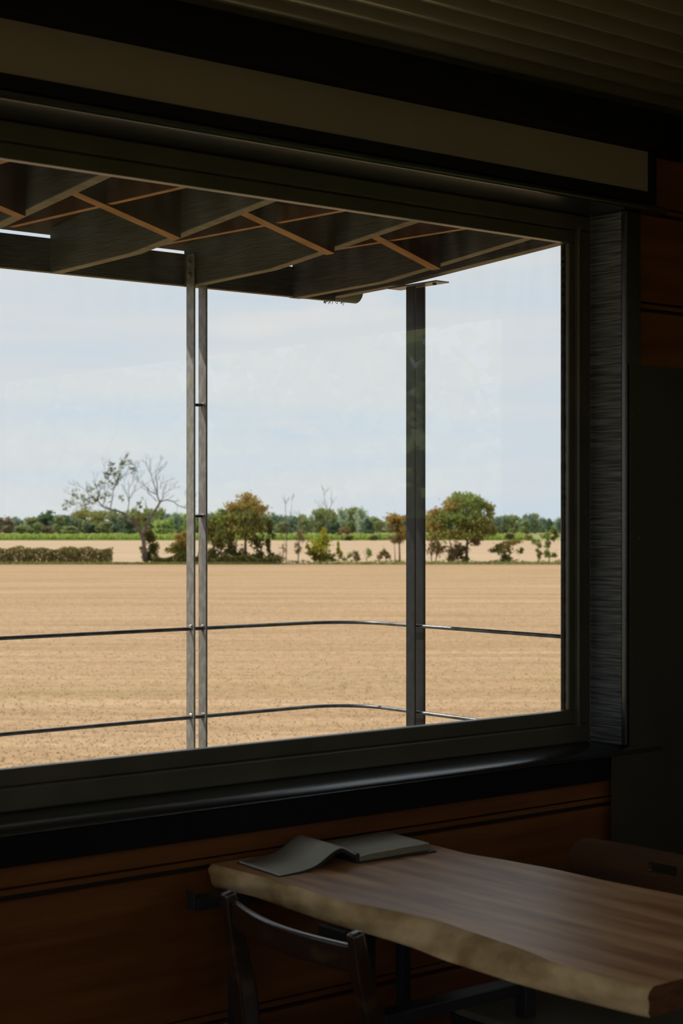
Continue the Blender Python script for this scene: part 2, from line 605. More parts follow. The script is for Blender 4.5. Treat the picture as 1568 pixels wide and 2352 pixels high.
nose = [(2.932, .864), (2.932, .883)] + [(2.852 - .052 * math.sin(math.radians(a)), .864 + .019 * math.cos(math.radians(a))) for a in range(0, 91, 6)]
SILL = MB().prism(nose, 'x', -.45, 3.340)
SILL.sm = [len(f_) == 4 for f_ in SILL.f]
sill = struct(SILL.box(OX0 - .04, OX1 + .04, 2.9321, 3.00, .864, .8828).build('trim_1', M_SILL, None, .003, 2),
              'black painted window sill board with a horn past the jamb', 'sill')
struct(MB().box(-.45, 3.1535, 2.812, 2.8295, .804, .8635).build('trim_2', M_BLACK, None, .002),
       'black apron board under the window sill', 'trim')
struct(MB().box(-.45, 3.340, 2.786, 2.932, 2.2165, 2.235).box(OX0 - .04, OX1 + .04, 2.9321, 3.00, 2.2165, 2.235).build('trim_3', M_SILL, None, .007, 3),
       'black head board over the window with a rounded nose', 'trim')
struct(MB().box(OX1, OX1 + .05, 2.8295, 2.933, Z0, Z1).build('trim_4', M_ROUGH, None, .001),
       'rough sawn black jamb lining beside the glass', 'jamb')
struct(MB().box(OX1 - .002, OX1 + .055, 2.812, 2.8290, Z0 + .0005, Z1).build('trim_5', M_SILL, None, .004, 3),
       'narrow black casing board on the jamb', 'trim')
struct(MB().box(OX0 - .05, OX0, 2.812, 2.933, Z0 + .0005, Z1).build('trim_6', M_BLACK, None, .003),
       'black jamb board at the far end of the window', 'jamb')

# cream band above the window in its black surround
pel = thing('cream_pelmet', 'long cream flat panel in a black surround above the window', 'pelmet', (0, 2.80, 2.235))
box('face_panel', (-.4, 3.272, -.008, .012, .029, .130), M_CREAM, pel)
MB().box(-.43, 3.296, -.016, .028, .0005, .0285).box(3.273, 3.296, -.016, .028, .029, .1295).box(-.43, -.401, -.016, .028, .029, .1295).build('surround', M_BLACK, pel, .0015)
struct(box('trim_7', (XL, XR, 2.735, 2.829, 2.366, 2.452), M_BLACK, None, .003),
       'deep black beam running along the top of the window wall', 'beam')

# dark green panel on the wall at the right of the window, notched round the sill
pn = thing('dark_green_wall_panel', 'tall dark green sheet panel screwed to the boards beside the window', 'panel', (3.223, 2.8085, 0))
MB().prism([(-.068, .003), (1.1, .003), (1.1, 1.833), (0, 1.833), (0, .884), (-.068, .8635)], 'y', -.0015, .0015).build('sheet', M_GREEN, pn)
for zz in (.35, .70, 1.085, 1.40, 1.722):
    MB().tube([(.03 if zz > .9 else -.03, -.0015, zz), (.03 if zz > .9 else -.03, -.0045, zz)], .0035, 10).build('screw', M_STEEL, pn)


# ------------------------------------------------------------------ live-edge table
tb = thing('live_edge_table', 'long wooden slab table with a wavy live edge, end-on to the window', 'table', (2.2, 2.2, 0))
west = [(1.948, 2.800), (1.954, 2.656), (1.951, 2.524), (1.941, 2.391), (1.956, 2.304), (1.975, 2.162), (1.969, 2.113), (1.957, 1.992), (1.948, 1.924),
        (1.929, 1.843), (1.927, 1.766), (1.935, 1.68), (1.945, 1.652)]
westb = [(1.958, 2.800), (1.968, 2.67), (1.957, 2.54), (1.944, 2.391), (1.948, 2.290), (1.945, 2.18), (1.930, 2.10), (1.925, 1.98), (1.922, 1.92),
         (1.925, 1.843), (1.931, 1.766), (1.938, 1.69), (1.945, 1.655)]
east = [(2.456, 1.655), (2.463, 1.80), (2.462, 1.95), (2.452, 2.10), (2.446, 2.20), (2.449, 2.319), (2.437, 2.45), (2.420, 2.55), (2.430, 2.661), (2.428, 2.800)]


def resample(pl, n):
    pl = [Vector((*p, 0)) for p in pl]
    L = [0]
    for a, b in zip(pl[:-1], pl[1:]):
        L.append(L[-1] + (b - a).length)
    res = []
    for i in range(n):
        d = L[-1] * i / (n - 1)
        j = 0
        while j < len(L) - 2 and L[j + 1] < d:
            j += 1
        f = (d - L[j]) / (L[j + 1] - L[j])
        q = pl[j].lerp(pl[j + 1], f)
        res.append((q.x, q.y))
    return res


def smooth(pl, it=2):
    for _ in range(it):
        pl = [pl[0]] + [((a[0] + 2 * b[0] + c[0]) / 4, (a[1] + 2 * b[1] + c[1]) / 4) for a, b, c in zip(pl, pl[1:], pl[2:])] + [pl[-1]]
    return pl


N = 70
wt, wb, et = smooth(resample(west, N)), smooth(resample(westb, N)), smooth(resample(east, N))[::-1]
rnd = random.Random(2)
ZT, ZB = .756, .708
me_v, me_f, mi, smf = [], [], [], []
LV = 7                                    # rings through the side of the slab
mb = MB()
cols_ = []
for i in range(N):
    (ax, ay), (bx, by), (cx, cy) = wt[i], wb[i], et[i]
    row = []
    for k in range(LV):
        f = k / (LV - 1)
        rr = .008 * math.sin(math.pi * f)
        wob = .0035 * math.sin(i * .55 + k * 1.3) * math.sin(math.pi * f) + (rnd.random() - .5) * .0018 * math.sin(math.pi * f)
        x_ = ax + (bx - ax) * f - rr - wob + (.004 if k == 0 else 0)
        y_ = ay + (by - ay) * f
        row.append((x_ - 2.2, y_ - 2.2, ZT + (ZB - ZT) * f - (0 if 0 < k else 0)))
    for k in range(LV):
        f = 1 - k / (LV - 1)
        rr = .007 * math.sin(math.pi * f)
        row.append((cx + rr + .003 * math.sin(i * .4 + k) * math.sin(math.pi * f) - 2.2, cy - 2.2, ZT + (ZB - ZT) * f))
    cols_.append(row)
for row in cols_:
    mb.v += row
R = 2 * LV
for i in range(N - 1):
    for j in range(R):
        j2 = (j + 1) % R
        m_ = 1 if (j < LV - 1 or LV <= j < R - 1) else 0
        mb.face([i * R + j, i * R + j2, (i + 1) * R + j2, (i + 1) * R + j], m_, m_ == 1)
mb.face([j for j in range(R)], 1)
mb.face([(N - 1) * R + j for j in range(R)], 2)
slab = mb.build('tabletop', [M_TABLE, M_WANE, M_END], tb, .0022, 2)
slab.modifiers['bevel'].angle_limit = .9


def tbar(nm, x0, x1, y0, y1, z0, z1):
    box(nm, (x0 - 2.2, x1 - 2.2, y0 - 2.2, y1 - 2.2, z0, z1), M_TSTEEL, tb, .002)


tbar('leg', 1.962, 1.985, 2.735, 2.758, 0, .6829)
tbar('leg', 2.405, 2.430, 2.735, 2.758, 0, .6829)
tbar('leg', 2.018, 2.042, 2.395, 2.420, 0, .6829)
tbar('leg', 2.395, 2.425, 2.355, 2.385, 0, .6829)
tbar('top_rail', 1.872, 2.44, 2.735, 2.765, .683, .7075)
tbar('top_rail', 1.93, 2.44, 2.35, 2.43, .683, .7075)
tbar('rail_end', 1.866, 1.8715, 2.735, 2.765, .683, .722)
tbar('stretcher', 2.0425, 2.394, 2.366, 2.410, .508, .532)


# ------------------------------------------------------------------ open notebook
nb = thing('open_notebook', 'open notebook with blank grey pages, lying at the window end of the table', 'notebook', (2.185, 2.69, .7562))
NY = .078


def sheetstack(prof_top, prof_bot, name, m, parent, y0=-NY, y1=NY, skew=0):
    b = MB()
    n_ = len(prof_top)
    for yy in (y0, y1):
        for (x, zt) in prof_top:
            b.v.append((x + skew * yy, yy, zt))
        for (x, zb) in prof_bot:
            b.v.append((x + skew * yy, yy, zb))
    M2 = 2 * n_
    for i in range(n_ - 1):
        b.face([i, i + 1, M2 + i + 1, M2 + i], 0, True)
        b.face([n_ + i, n_ + i + 1, M2 + n_ + i + 1, M2 + n_ + i], 0, True)
        b.face([i, i + 1, n_ + i + 1, n_ + i], 0)
        b.face([M2 + i, M2 + i + 1, M2 + n_ + i + 1, M2 + n_ + i], 0)
    b.face([0, n_, M2 + n_, M2], 0)
    b.face([n_ - 1, 2 * n_ - 1, M2 + 2 * n_ - 1, M2 + n_ - 1], 0)
    return b.build(name, m, parent)


lx = [-.195 + .195 * i / 20 for i in range(21)]


def lift(x):                                    # the left leaves rise and roll over before the spine
    f = (x + .195) / .195
    return .004 + .030 * math.exp(-((f - .80) / .25) ** 2) * (1 - .42 * max(0, (f - .80) / .20)) + .006 * f


lt = [(x, lift(x)) for x in lx]
sheetstack(lt, [(x, z - .0028) for x, z in lt], 'page', M_PAPER, nb, -NY + .002, NY - .002, .10)
sheetstack([(x - .003, z - .0030) for x, z in lt], [(x - .003, z - .0050 if i < 10 else max(.0005, z - .009)) for i, (x, z) in enumerate(lt)], 'cover', M_COVER, nb, -NY - .002, NY + .002, .10)
rx = [.004 + .190 * i / 16 for i in range(17)]
rt = [(x, .0175 - .0045 * math.exp(-x / .02) + (.001 if x > .1 else 0)) for x in rx]
sheetstack(rt, [(x, z - .0012) for x, z in rt], 'page', M_PAPER, nb, -NY, NY, .10)
sheetstack([(x, z - .0013) for x, z in rt], [(x, .0038) for x, z in rt], 'page_block', M_PAGES, nb, -NY, NY, .10)
MB().box(0, .200, -NY - .003, NY + .003, 0, .0036).build('cover', M_COVER, nb, .001).matrix_local = Matrix(((1, .10, 0, 0), (0, 1, 0, 0), (0, 0, 1, 0), (0, 0, 0, 1)))
MB().box(-.006, .003, -NY, NY, 0, .020).build('spine', M_COVER, nb, .002).matrix_local = Matrix(((1, .10, 0, 0), (0, 1, 0, 0), (0, 0, 1, 0), (0, 0, 0, 1)))

# ------------------------------------------------------------------ chairs
c1 = thing('dining_chair', 'dark worn wooden chair with a narrow curved top rail, nearest the camera', 'chair', (1.98, 2.39, 0))


def rel(pts, o):
    return [(p[0] - o[0], p[1] - o[1], p[2]) for p in pts]


O1 = (1.98, 2.39)
for ys_, xt in ((2.583, 1.838), (2.197, 1.826)):
    pth = [(1.845, ys_, 0), (1.875, ys_, .22), (1.892, ys_, .44), (1.878, ys_, .56), (xt + .016, ys_, .67), (xt, ys_, .752)]
    MB().sweep(rel(pth, O1), [(.026, .03), (.028, .036), (.030, .042), (.028, .042), (.026, .034), (.022, .026)], (0, 1, 0)).build('back_post', M_CHAIR, c1, .006, 3)
pts = []
for i in range(17):
    f = i / 16
    yy = 2.570 - f * .360
    pts.append((1.845 - .012 * f - .030 * math.sin(math.pi * f), yy, .7135 - .010 * f))
MB().sweep(rel(pts, O1), [(.014, .046)] * 17, (1, 0, 0), sm=False).build('top_rail', M_CHAIR, c1, .004, 3)
for ys_ in (2.583, 2.197):
    MB().sweep(rel([(2.21, ys_ * 1, 0), (2.20, ys_, .425)], O1), (.03, .03), (0, 1, 0)).build('leg', M_CHAIR, c1, .005)
MB().box(1.87 - O1[0], 2.24 - O1[0], 2.185 - O1[1], 2.595 - O1[1], .426, .446).build('seat', M_CHAIR, c1, .008, 3)
for a, b in ((2.197, 2.197), (2.583, 2.583)):
    MB().sweep(rel([(1.878, a, .25), (2.205, b, .25)], O1), (.018, .022), (0, 1, 0)).build('side_stretcher', M_CHAIR, c1, .003)

c2 = thing('plywood_chair', 'dark plywood chair with a hand slot in its rounded back, across the table', 'chair', (2.62, 2.32, 0))
O2 = (2.62, 2.32)
# back panel with rounded corners and a hand slot
bm = bmesh.new()
HW, ZTp, ZBp, RC = .255, .752, .56, .060
outer = []
for (cx, cz, a0) in ((HW - RC, ZTp - RC, 0), (-HW + RC, ZTp - RC, 90), (-HW + .03, ZBp + .03, 180), (HW - .03, ZBp + .03, 270)):
    r_ = RC if cz > .6 else .03
    for k in range(9):
        th = math.radians(a0 + k * 90 / 8)
        outer.append((cx + r_ * math.cos(th), cz + r_ * math.sin(th)))
slot = []
for (cx, cz, a0) in ((.033, .7195, 0), (-.033, .7195, 90), (-.033, .7105, 180), (.033, .7105, 270)):
    for k in range(5):
        th = math.radians(a0 + k * 90 / 4)
        slot.append((cx + .006 * math.cos(th), cz + .006 * math.sin(th)))


def bow(y, z):
    return .020 * (1 - (y / HW) ** 2) + .10 * (z - .75)


ov = [bm.verts.new((0, p[0], p[1])) for p in outer]
iv = [bm.verts.new((0, p[0], p[1])) for p in slot]
eds = [bm.edges.new((a, b)) for L_ in (ov, iv) for a, b in zip(L_, L_[1:] + L_[:1])]
bmesh.ops.triangle_fill(bm, use_beauty=True, use_dissolve=False, edges=eds)
for q in range(-5, 6):
    bmesh.ops.bisect_plane(bm, geom=bm.verts[:] + bm.edges[:] + bm.faces[:], plane_co=(0, q * .045 + .0001, 0), plane_no=(0, 1, 0))
for v in bm.verts:
    v.co.x = bow(v.co.y, v.co.z)
me = bpy.data.meshes.new('backrest')
bm.to_mesh(me)
bm.free()
me.materials.append(M_PLY)
bk = link('backrest', me, c2, loc=(2.752 - O2[0], 2.318 - O2[1], 0))
s_ = bk.modifiers.new('thick', 'SOLIDIFY')
s_.thickness = .011
s_.offset = 0
b_ = bk.modifiers.new('bevel', 'BEVEL')
b_.width = .003
b_.segments = 2
b_.limit_method = 'ANGLE'
b_.angle_limit = .9
for yy in (2.16, 2.476):
    MB().sweep(rel([(2.80, yy, 0), (2.765, yy, .42), (2.772, yy, .58), (2.786, yy, .70)], O2), (.022, .022), (0, 1, 0)).build('back_post', M_TSTEEL, c2, .003)
    MB().sweep(rel([(2.36, yy, 0), (2.385, yy, .425)], O2), (.022, .022), (0, 1, 0)).build('leg', M_TSTEEL, c2, .003)
outl = []
for (cx, cy, a0) in ((2.70, 2.49, 0), (2.40, 2.49, 90), (2.40, 2.15, 180), (2.70, 2.15, 270)):
    for k in range(7):
        th = math.radians(a0 + k * 15)
        outl.append((cx + .055 * math.cos(th) - O2[0], cy + .055 * math.sin(th) - O2[1]))
MB().prism(outl, 'z', .446, .462).build('seat', M_SEAT, c2, .004)
MB().prism([(x * 1.015, y * 1.015) for x, y in outl], 'z', .426, .4455).build('seat_frame', M_TSTEEL, c2, .003)

# ------------------------------------------------------------------ veranda: canopy, railing, deck
can = thing('veranda_canopy', 'dark timber veranda canopy with tapered beams, seen through the top of the window', 'canopy', (0, 3.0, 0))


def cy(y):
    return y - 3.0


# beams along Y, black-stained faces and raw edges below
beams = [3.102 - .492 * k for k in range(9)][::-1] + [3.545]
for i, bx_ in enumerate(beams):
    pr = [(cy(3.02), 2.300), (cy(3.50), 2.262), (cy(4.12), 2.206), (cy(4.578), 2.200), (cy(4.578), 2.338), (cy(3.02), 2.50)]
    MB().prism(pr, 'x', bx_ - .018, bx_ + .018, 0, lambda a, b: 1 if (a[1] < 2.305 and b[1] < 2.305) else 0).build('beam', [M_BEAM, M_EDGE], can, .0015, 1)
pr = [(cy(3.02), 2.325), (cy(3.53), 2.276), (cy(4.31), 2.228), (cy(4.602), 2.222), (cy(4.602), 2.335), (cy(3.02), 2.50)]
MB().prism(pr, 'x', 3.720, 3.760, 0, lambda a, b: 1 if (a[1] < 2.33 and b[1] < 2.33) else 0).build('beam', [M_BEAM, M_EDGE], can, .0015, 1)
# front fascia with raw lower edge
pr = [(-1.1, 2.192), (3.719, 2.206), (3.719, 2.308), (-1.1, 2.303)]
MB().prism(pr, 'y', cy(4.579), cy(4.603), 0, lambda a, b: 1 if (a[1] < 2.21 and b[1] < 2.21) else 0).build('fascia', [M_BEAM, M_EDGE], can, .0015, 1)
# roof sheet sloping to the outside
MB().prism([(cy(3.02), 2.501), (cy(4.66), 2.332), (cy(4.66), 2.350), (cy(3.02), 2.522)], 'x', -1.1, 3.80).build('roof_sheet', M_LINING, can)
# lighter joists between the beams and short blocking pieces
allb = beams + [3.74]
for i, (a, b) in enumerate(zip(allb[:-1], allb[1:])):
    jx = (a + b) / 2 + (.03, -.02, .03, .02, .04, .0, .0, .02, .0)[i % 9]
    if b > 3.6:
        continue
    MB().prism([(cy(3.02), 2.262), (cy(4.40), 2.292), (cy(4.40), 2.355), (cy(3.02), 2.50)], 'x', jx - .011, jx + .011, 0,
               lambda p, q: 1 if (p[1] < 2.3 and q[1] < 2.3) else 0).build('joist', [M_SHADED, M_ORANGE], can, .001, 1)  # face shade is in the colour; lower edge keeps the orange
    x0, x1 = a + .019, b - .019
    yb = 3.80 + (.06, .0, .03)[i % 3]
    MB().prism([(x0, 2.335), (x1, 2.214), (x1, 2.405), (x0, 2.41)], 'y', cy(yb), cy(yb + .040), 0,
               lambda p, q: 1 if (p[1] < 2.34 and q[1] < 2.34) else 0).build('blocking', [M_SHADED, M_ORANGE], can, .001, 1)
# gutter beyond the fascia
mb = MB()
gr, gy, gz = .042, cy(4.650), 2.258
gp = [(gy + gr * math.cos(math.radians(180 + a)), gz + gr * math.sin(math.radians(180 + a))) for a in range(0, 181, 15)]
gp += [(gy + (gr - .003) * math.cos(math.radians(-a)), gz + (gr - .003) * math.sin(math.radians(-a))) for a in range(0, 181, 15)]
mb.prism(gp, 'x', -1.1, 3.865)
mb.prism([(gy + gr * math.cos(math.radians(180 + a)), gz + gr * math.sin(math.radians(180 + a))) for a in range(0, 181, 15)], 'x', 3.8655, 3.869)
mb.build('gutter', M_GUTTER, can)
for gx in (.7, 1.9, 2.55, 2.86, 3.60):
    mb = MB()
    gp = [(gy + (gr + .004) * math.cos(math.radians(180 + a)), gz + (gr + .004) * math.sin(math.radians(180 + a))) for a in range(0, 181, 20)]
    gp += [(gy + (gr + .0005) * math.cos(math.radians(-a)), gz + (gr + .0005) * math.sin(math.radians(-a))) for a in range(0, 181, 20)]
    mb.prism(gp, 'x', gx - .02, gx + .02).build('gutter_bracket', M_GUTTER, can)
# bits of debris hanging from the gutter end
mb = MB()
rnd = random.Random(8)
for _ in range(14):
    gx = 3.72 + rnd.random() * .1
    p = Vector((gx, gy - .01 + .02 * rnd.random(), gz - gr - .001))
    mb.tube([p, p + Vector((rnd.uniform(-.01, .01), 0, -.008 * rnd.random() - .003))], .0012, 4)
tag(mb.build('dry_moss', M_BARKD, can), kind='stuff')

rl = thing('veranda_railing', 'steel veranda railing of paired flat bars and two bent round rails', 'railing', (3.0, 4.53, 0))
ORL = (3.0, 4.53)


def bar(x, y, z1, w=.044, th=.0065, m=None):
    MB().box(x - th / 2 - ORL[0], x + th / 2 - ORL[0], y - w / 2 - ORL[1], y + w / 2 - ORL[1], 0.001, z1).build('flat_bar', m or M_BAR, rl, .0012, 1)


def weld(x, y, z, r=.006):
    rnd = random.Random(int(z * 1000 + x * 77))
    b = bmesh.new()
    bmesh.ops.create_icosphere(b, subdivisions=2, radius=1)
    for v in b.verts:
        v.co = Vector((v.co.x * r * .7, v.co.y * r * 1.3, v.co.z * r)) * (1 + rnd.uniform(-.25, .25))
    m_ = bpy.data.meshes.new('weld')
    b.to_mesh(m_)
    b.free()
    m_.materials.append(M_WELD)
    link('weld', m_, rl, loc=(x - ORL[0], y - ORL[1], z))


ZR = (1.0935, .808)
for px_ in (3.0785, 3.1255, 1.110, 1.157, -.86, -.813):
    bar(px_, 4.53, 2.30)
    if px_ > 3:
        for z in ZR:
            weld(px_ - .005, 4.524, z + .008)
            weld(px_ - .004, 4.53, z - .007, .004)
bar(3.720, 4.186, 2.216, .044, .0065, M_DBAR)
bar(3.762, 4.186, 2.216, .044, .0065, M_DBAR)
for z in ZR:
    mb = MB()
    pth = [(-1.0, 4.53, z)] + [(3.55 + .19 * math.sin(math.radians(a)), 4.34 + .19 * math.cos(math.radians(a)), z) for a in range(0, 91, 9)] + [(3.741, 3.0, z)]
    mb.tube(rel(pth, ORL), .0062, 10).build('rail', M_RAIL, rl)
for z in (1.815, 1.456):
    MB().box(3.0818 - ORL[0], 3.118 - ORL[0], .010 - .022, .010 + .002, z - .004, z + .004).build('spacer', M_TSTEEL, rl)
    weld(3.119, 4.520, z + .003, .005)
for z in (2.232, 2.270):
    MB().tube([(3.0752 - ORL[0], 0, z), (3.066 - ORL[0], 0, z)], .0095, 6).build('bolt', M_BAR, rl, .001)
# head plate over the corner post
MB().box(3.712 - ORL[0], 3.770 - ORL[0], 4.055 - ORL[1], 4.295 - ORL[1], 2.217, 2.2215).build('head_plate', M_RAIL, rl, .001)
MB().tube([(3.741 - ORL[0], 4.095 - ORL[1], 2.2168), (3.741 - ORL[0], 4.095 - ORL[1], 2.212)], .007, 6).build('bolt', M_TSTEEL, rl)

dk = struct(thing('veranda_deck', 'grey timber veranda deck outside the window', 'deck', (0, 3.0, 0)))
y = .02
while y < 1.7:
    box('deck_board', (-1.1, 3.9, y, y + .137, -.03, 0), M_DECK, dk, .002, 1)
    y += .145
for xx in (-.9, 1.2, 3.7):
    box('joist', (xx - .025, xx + .025, .02, 1.74, -.19, -.0305), M_BEAM, dk)
    box('pier', (xx - .06, xx + .06, 1.5, 1.62, -2.55, -.1905), M_BEAM, dk)

# ------------------------------------------------------------------ outdoors
# coordinates: q metres across the line of view, d metres away, ground level -2.55
G = -2.55


def P(q, d, z=G):
    return Vector((CA * d + SA * q, SA * d - CA * q, z))


RZ = ANG - math.pi / 2


def plane(name, q0, q1, d0, d1, z, m, nx=1, ny=1):
    o = thing(name) if False else None
    mb = MB()
    for j in range(ny + 1):
        for i in range(nx + 1):
            mb.v.append((q0 + (q1 - q0) * i / nx, d0 + (d1 - d0) * j / ny, z))
    for j in range(ny):
        for i in range(nx):
            k = j * (nx + 1) + i
            mb.face([k, k + 1, k + nx + 2, k + nx + 1])
    ob = mb.build(name, m)
    ob.rotation_euler = (0, 0, RZ)
    return ob


struct(plane('ground_under_building', -900, 900, -700, 24, G - .02, M_GROUND), 'dry ground around the building', 'ground')
struct(plane('stubble_field', -500, 500, 12, 147, G, M_FIELD), 'pale harvested stubble field in front of the hedgerow', 'field')
struct(plane('far_stubble_field', -700, 700, 147.01, 300, G, M_FIELD2), 'far pale field behind the hedgerow', 'field')
struct(plane('distant_ground', -1200, 1200, 300.01, 1500, G, mat('distant_grass', (.22, .25, .09), 1, .05, (.30, .28, .12), .05)),
       'distant green ground under the wood', 'ground')


def quads_mesh(name, cen, nrm_rand, size, mats, mi=None, asp=1.0, seed=1, up=None):
    """one small quad (leaf or blade) at each centre; up: blades stand upright"""
    rs = np.random.RandomState(seed)
    n_ = len(cen)
    if up is None:
        a = rs.normal(size=(n_, 3))
        a /= np.linalg.norm(a, axis=1)[:, None]
        b = rs.normal(size=(n_, 3))
        b = np.cross(a, b)
        b /= np.linalg.norm(b, axis=1)[:, None]
    else:
        th = rs.uniform(0, math.pi, n_)
        a = np.stack([np.cos(th), np.sin(th), 0 * th], 1)
        b = np.stack([rs.normal(0, .25, n_), rs.normal(0, .25, n_), np.ones(n_)], 1)
        b /= np.linalg.norm(b, axis=1)[:, None]
    sz = (size * rs.uniform(.6, 1.4, n_))[:, None]
    a = a * sz * .5
    b = b * sz * .5 * asp
    v = np.empty((n_, 4, 3))
    if up is None:
        v[:, 0], v[:, 1], v[:, 2], v[:, 3] = cen - a, cen - b, cen + a, cen + b
    else:
        v[:, 0], v[:, 1], v[:, 2], v[:, 3] = cen - a, cen + a, cen + a * .3 + 2 * b, cen - a * .3 + 2 * b
    me = bpy.data.meshes.new(name)
    me.vertices.add(n_ * 4)
    me.vertices.foreach_set('co', v.reshape(-1).astype(np.float32))
    me.loops.add(n_ * 4)
    me.loops.foreach_set('vertex_index', np.arange(n_ * 4, dtype=np.int32))
    me.polygons.add(n_)
    me.polygons.foreach_set('loop_start', np.arange(0, n_ * 4, 4, dtype=np.int32))
    me.polygons.foreach_set('loop_total', np.full(n_, 4, dtype=np.int32))
    for m in (mats if isinstance(mats, (list, tuple)) else [mats]):
        me.materials.append(m)
    if mi is not None:
        me.polygons.foreach_set('material_index', np.asarray(mi, dtype=np.int32))
    me.update()
    me.validate()
    return me


def crown_points(blobs, rs, per=60):
    """blobs: (x, z, rx, rz, n, mat, [y]) in local metres"""
    C, MI = [], []
    for bl in blobs:
        x, z, rx_, rz_, n_, m_ = bl[:6]
        y_ = bl[6] if len(bl) > 6 else 0
        # break each blob into smaller clumps so that the outline is lumpy
        nc = max(3, int(n_ / per))
        dv = rs.normal(size=(nc, 3))
        dv /= np.linalg.norm(dv, axis=1)[:, None]
        cc = dv * (rs.uniform(.25, .9, nc) ** .7)[:, None] * np.array([rx_, rx_ * .9, rz_])
        w = rs.randint(0, nc, n_)
        dd = rs.normal(size=(n_, 3)) * (.15 if per < 20 else .27) * np.array([rx_, rx_, rz_ * .85])
        p = cc[w] + dd
        C.append(p + np.array([x, y_, z]))
        MI.append(np.full(n_, m_))
    return np.concatenate(C), np.concatenate(MI)


def foliage(name, blobs, leaf, mats, parent, seed, fine=False):
    rs = np.random.RandomState(seed)
    if not fine:
        blobs = [(b[0], b[1], b[2] * 1.12, b[3] * 1.12, int(b[4] * 1.45)) + tuple(b[5:]) for b in blobs]
    c, mi_ = crown_points(blobs, rs, 9 if fine else 60)
    c[:, 2] = np.maximum(c[:, 2], .03)
    return link(name, quads_mesh(name, c, True, leaf, mats, mi_, 1.3, seed), parent)


L_OLIVE = leafmat('olive_leaves', [(.145, .160, .041), (.275, .268, .072), (.392, .334, .102)])
L_ORANGE = leafmat('orange_brown_leaves', [(.290, .189, .051), (.464, .304, .087), (.392, .348, .109)])
L_GREEN = leafmat('mid_green_leaves', [(.145, .217, .051), (.275, .348, .087), (.377, .406, .116)])
L_YEL = leafmat('yellow_green_leaves', [(.377, .392, .043), (.580, .522, .072), (.232, .275, .043)])
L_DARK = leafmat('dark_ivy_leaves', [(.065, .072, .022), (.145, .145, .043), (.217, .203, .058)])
L_BROWN = leafmat('brown_leaves', [(.217, .145, .072), (.319, .232, .116), (.275, .246, .102)])
F_DARK = leafmat('wood_dark_leaves', [(.09, .145, .105), (.14, .20, .125), (.18, .25, .14)])  # distance haze is mixed into the leaf colours of the wood
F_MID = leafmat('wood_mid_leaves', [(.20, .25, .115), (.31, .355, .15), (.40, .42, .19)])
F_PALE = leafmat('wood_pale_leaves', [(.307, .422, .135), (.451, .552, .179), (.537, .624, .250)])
F_HAZE = leafmat('wood_haze_tinted_leaves', [(.207, .279, .221), (.265, .351, .265), (.322, .409, .307)])  # strongest bluish haze tint, painted into the leaves
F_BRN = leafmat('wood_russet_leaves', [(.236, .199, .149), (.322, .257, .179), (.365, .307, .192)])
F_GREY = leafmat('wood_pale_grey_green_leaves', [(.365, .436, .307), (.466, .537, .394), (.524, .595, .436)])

U = .038          # hedgerow unit: the survey of the row is kept on a 38 mm grid
D_ROW = 148.5


def row_thing(name, label, cat, x, d=D_ROW, group=None):
    """x: grid position along the row (784 is straight ahead)"""
    o = thing(name, label, cat, P((x - 784) * U * d / 148, d), group)
    o.rotation_euler = (0, 0, RZ)
    return o


def lp(x, y, x0, y0=1292):
    return ((x - x0) * U, 0, (y0 - y) * U)


def branchy(mb, path, r0, r1, x0, y0=1292, depth=0, sides=6):
    n_ = len(path)
    pts = [((x - x0) * U, depth * i / n_, (y0 - y) * U) for i, (x, y) in enumerate(path)]
    mb.tube(pts, [(r0 + (r1 - r0) * i / max(1, n_ - 1)) for i in range(n_)], sides)


def twigs(mb, rnd, p, d, L, r, lev):
    """recursive fine branching"""
    p, d = Vector(p), Vector(d)
    mid = p + d * L * .5 + Vector((rnd.uniform(-.1, .1), rnd.uniform(-.1, .1), rnd.uniform(-.05, .1))) * L
    e = p + d * L
    mb.tube([p, mid, e], [r, r * .8, r * .55], 4 if lev > 0 else 3, caps=False)
    if lev > 0:
        for _ in range(rnd.choice((2, 3))):
            nd = (d + Vector((rnd.uniform(-.75, .75), rnd.uniform(-.6, .6), rnd.uniform(-.2, .6)))).normalized()
            twigs(mb, rnd, mid.lerp(e, rnd.random()), nd, L * rnd.uniform(.55, .75), r * .55, lev - 1)


# --- the half-dead tree
def dc(pts):
    return [(200 + a / 6.272, 1030 + b / 6.272) for a, b in pts]


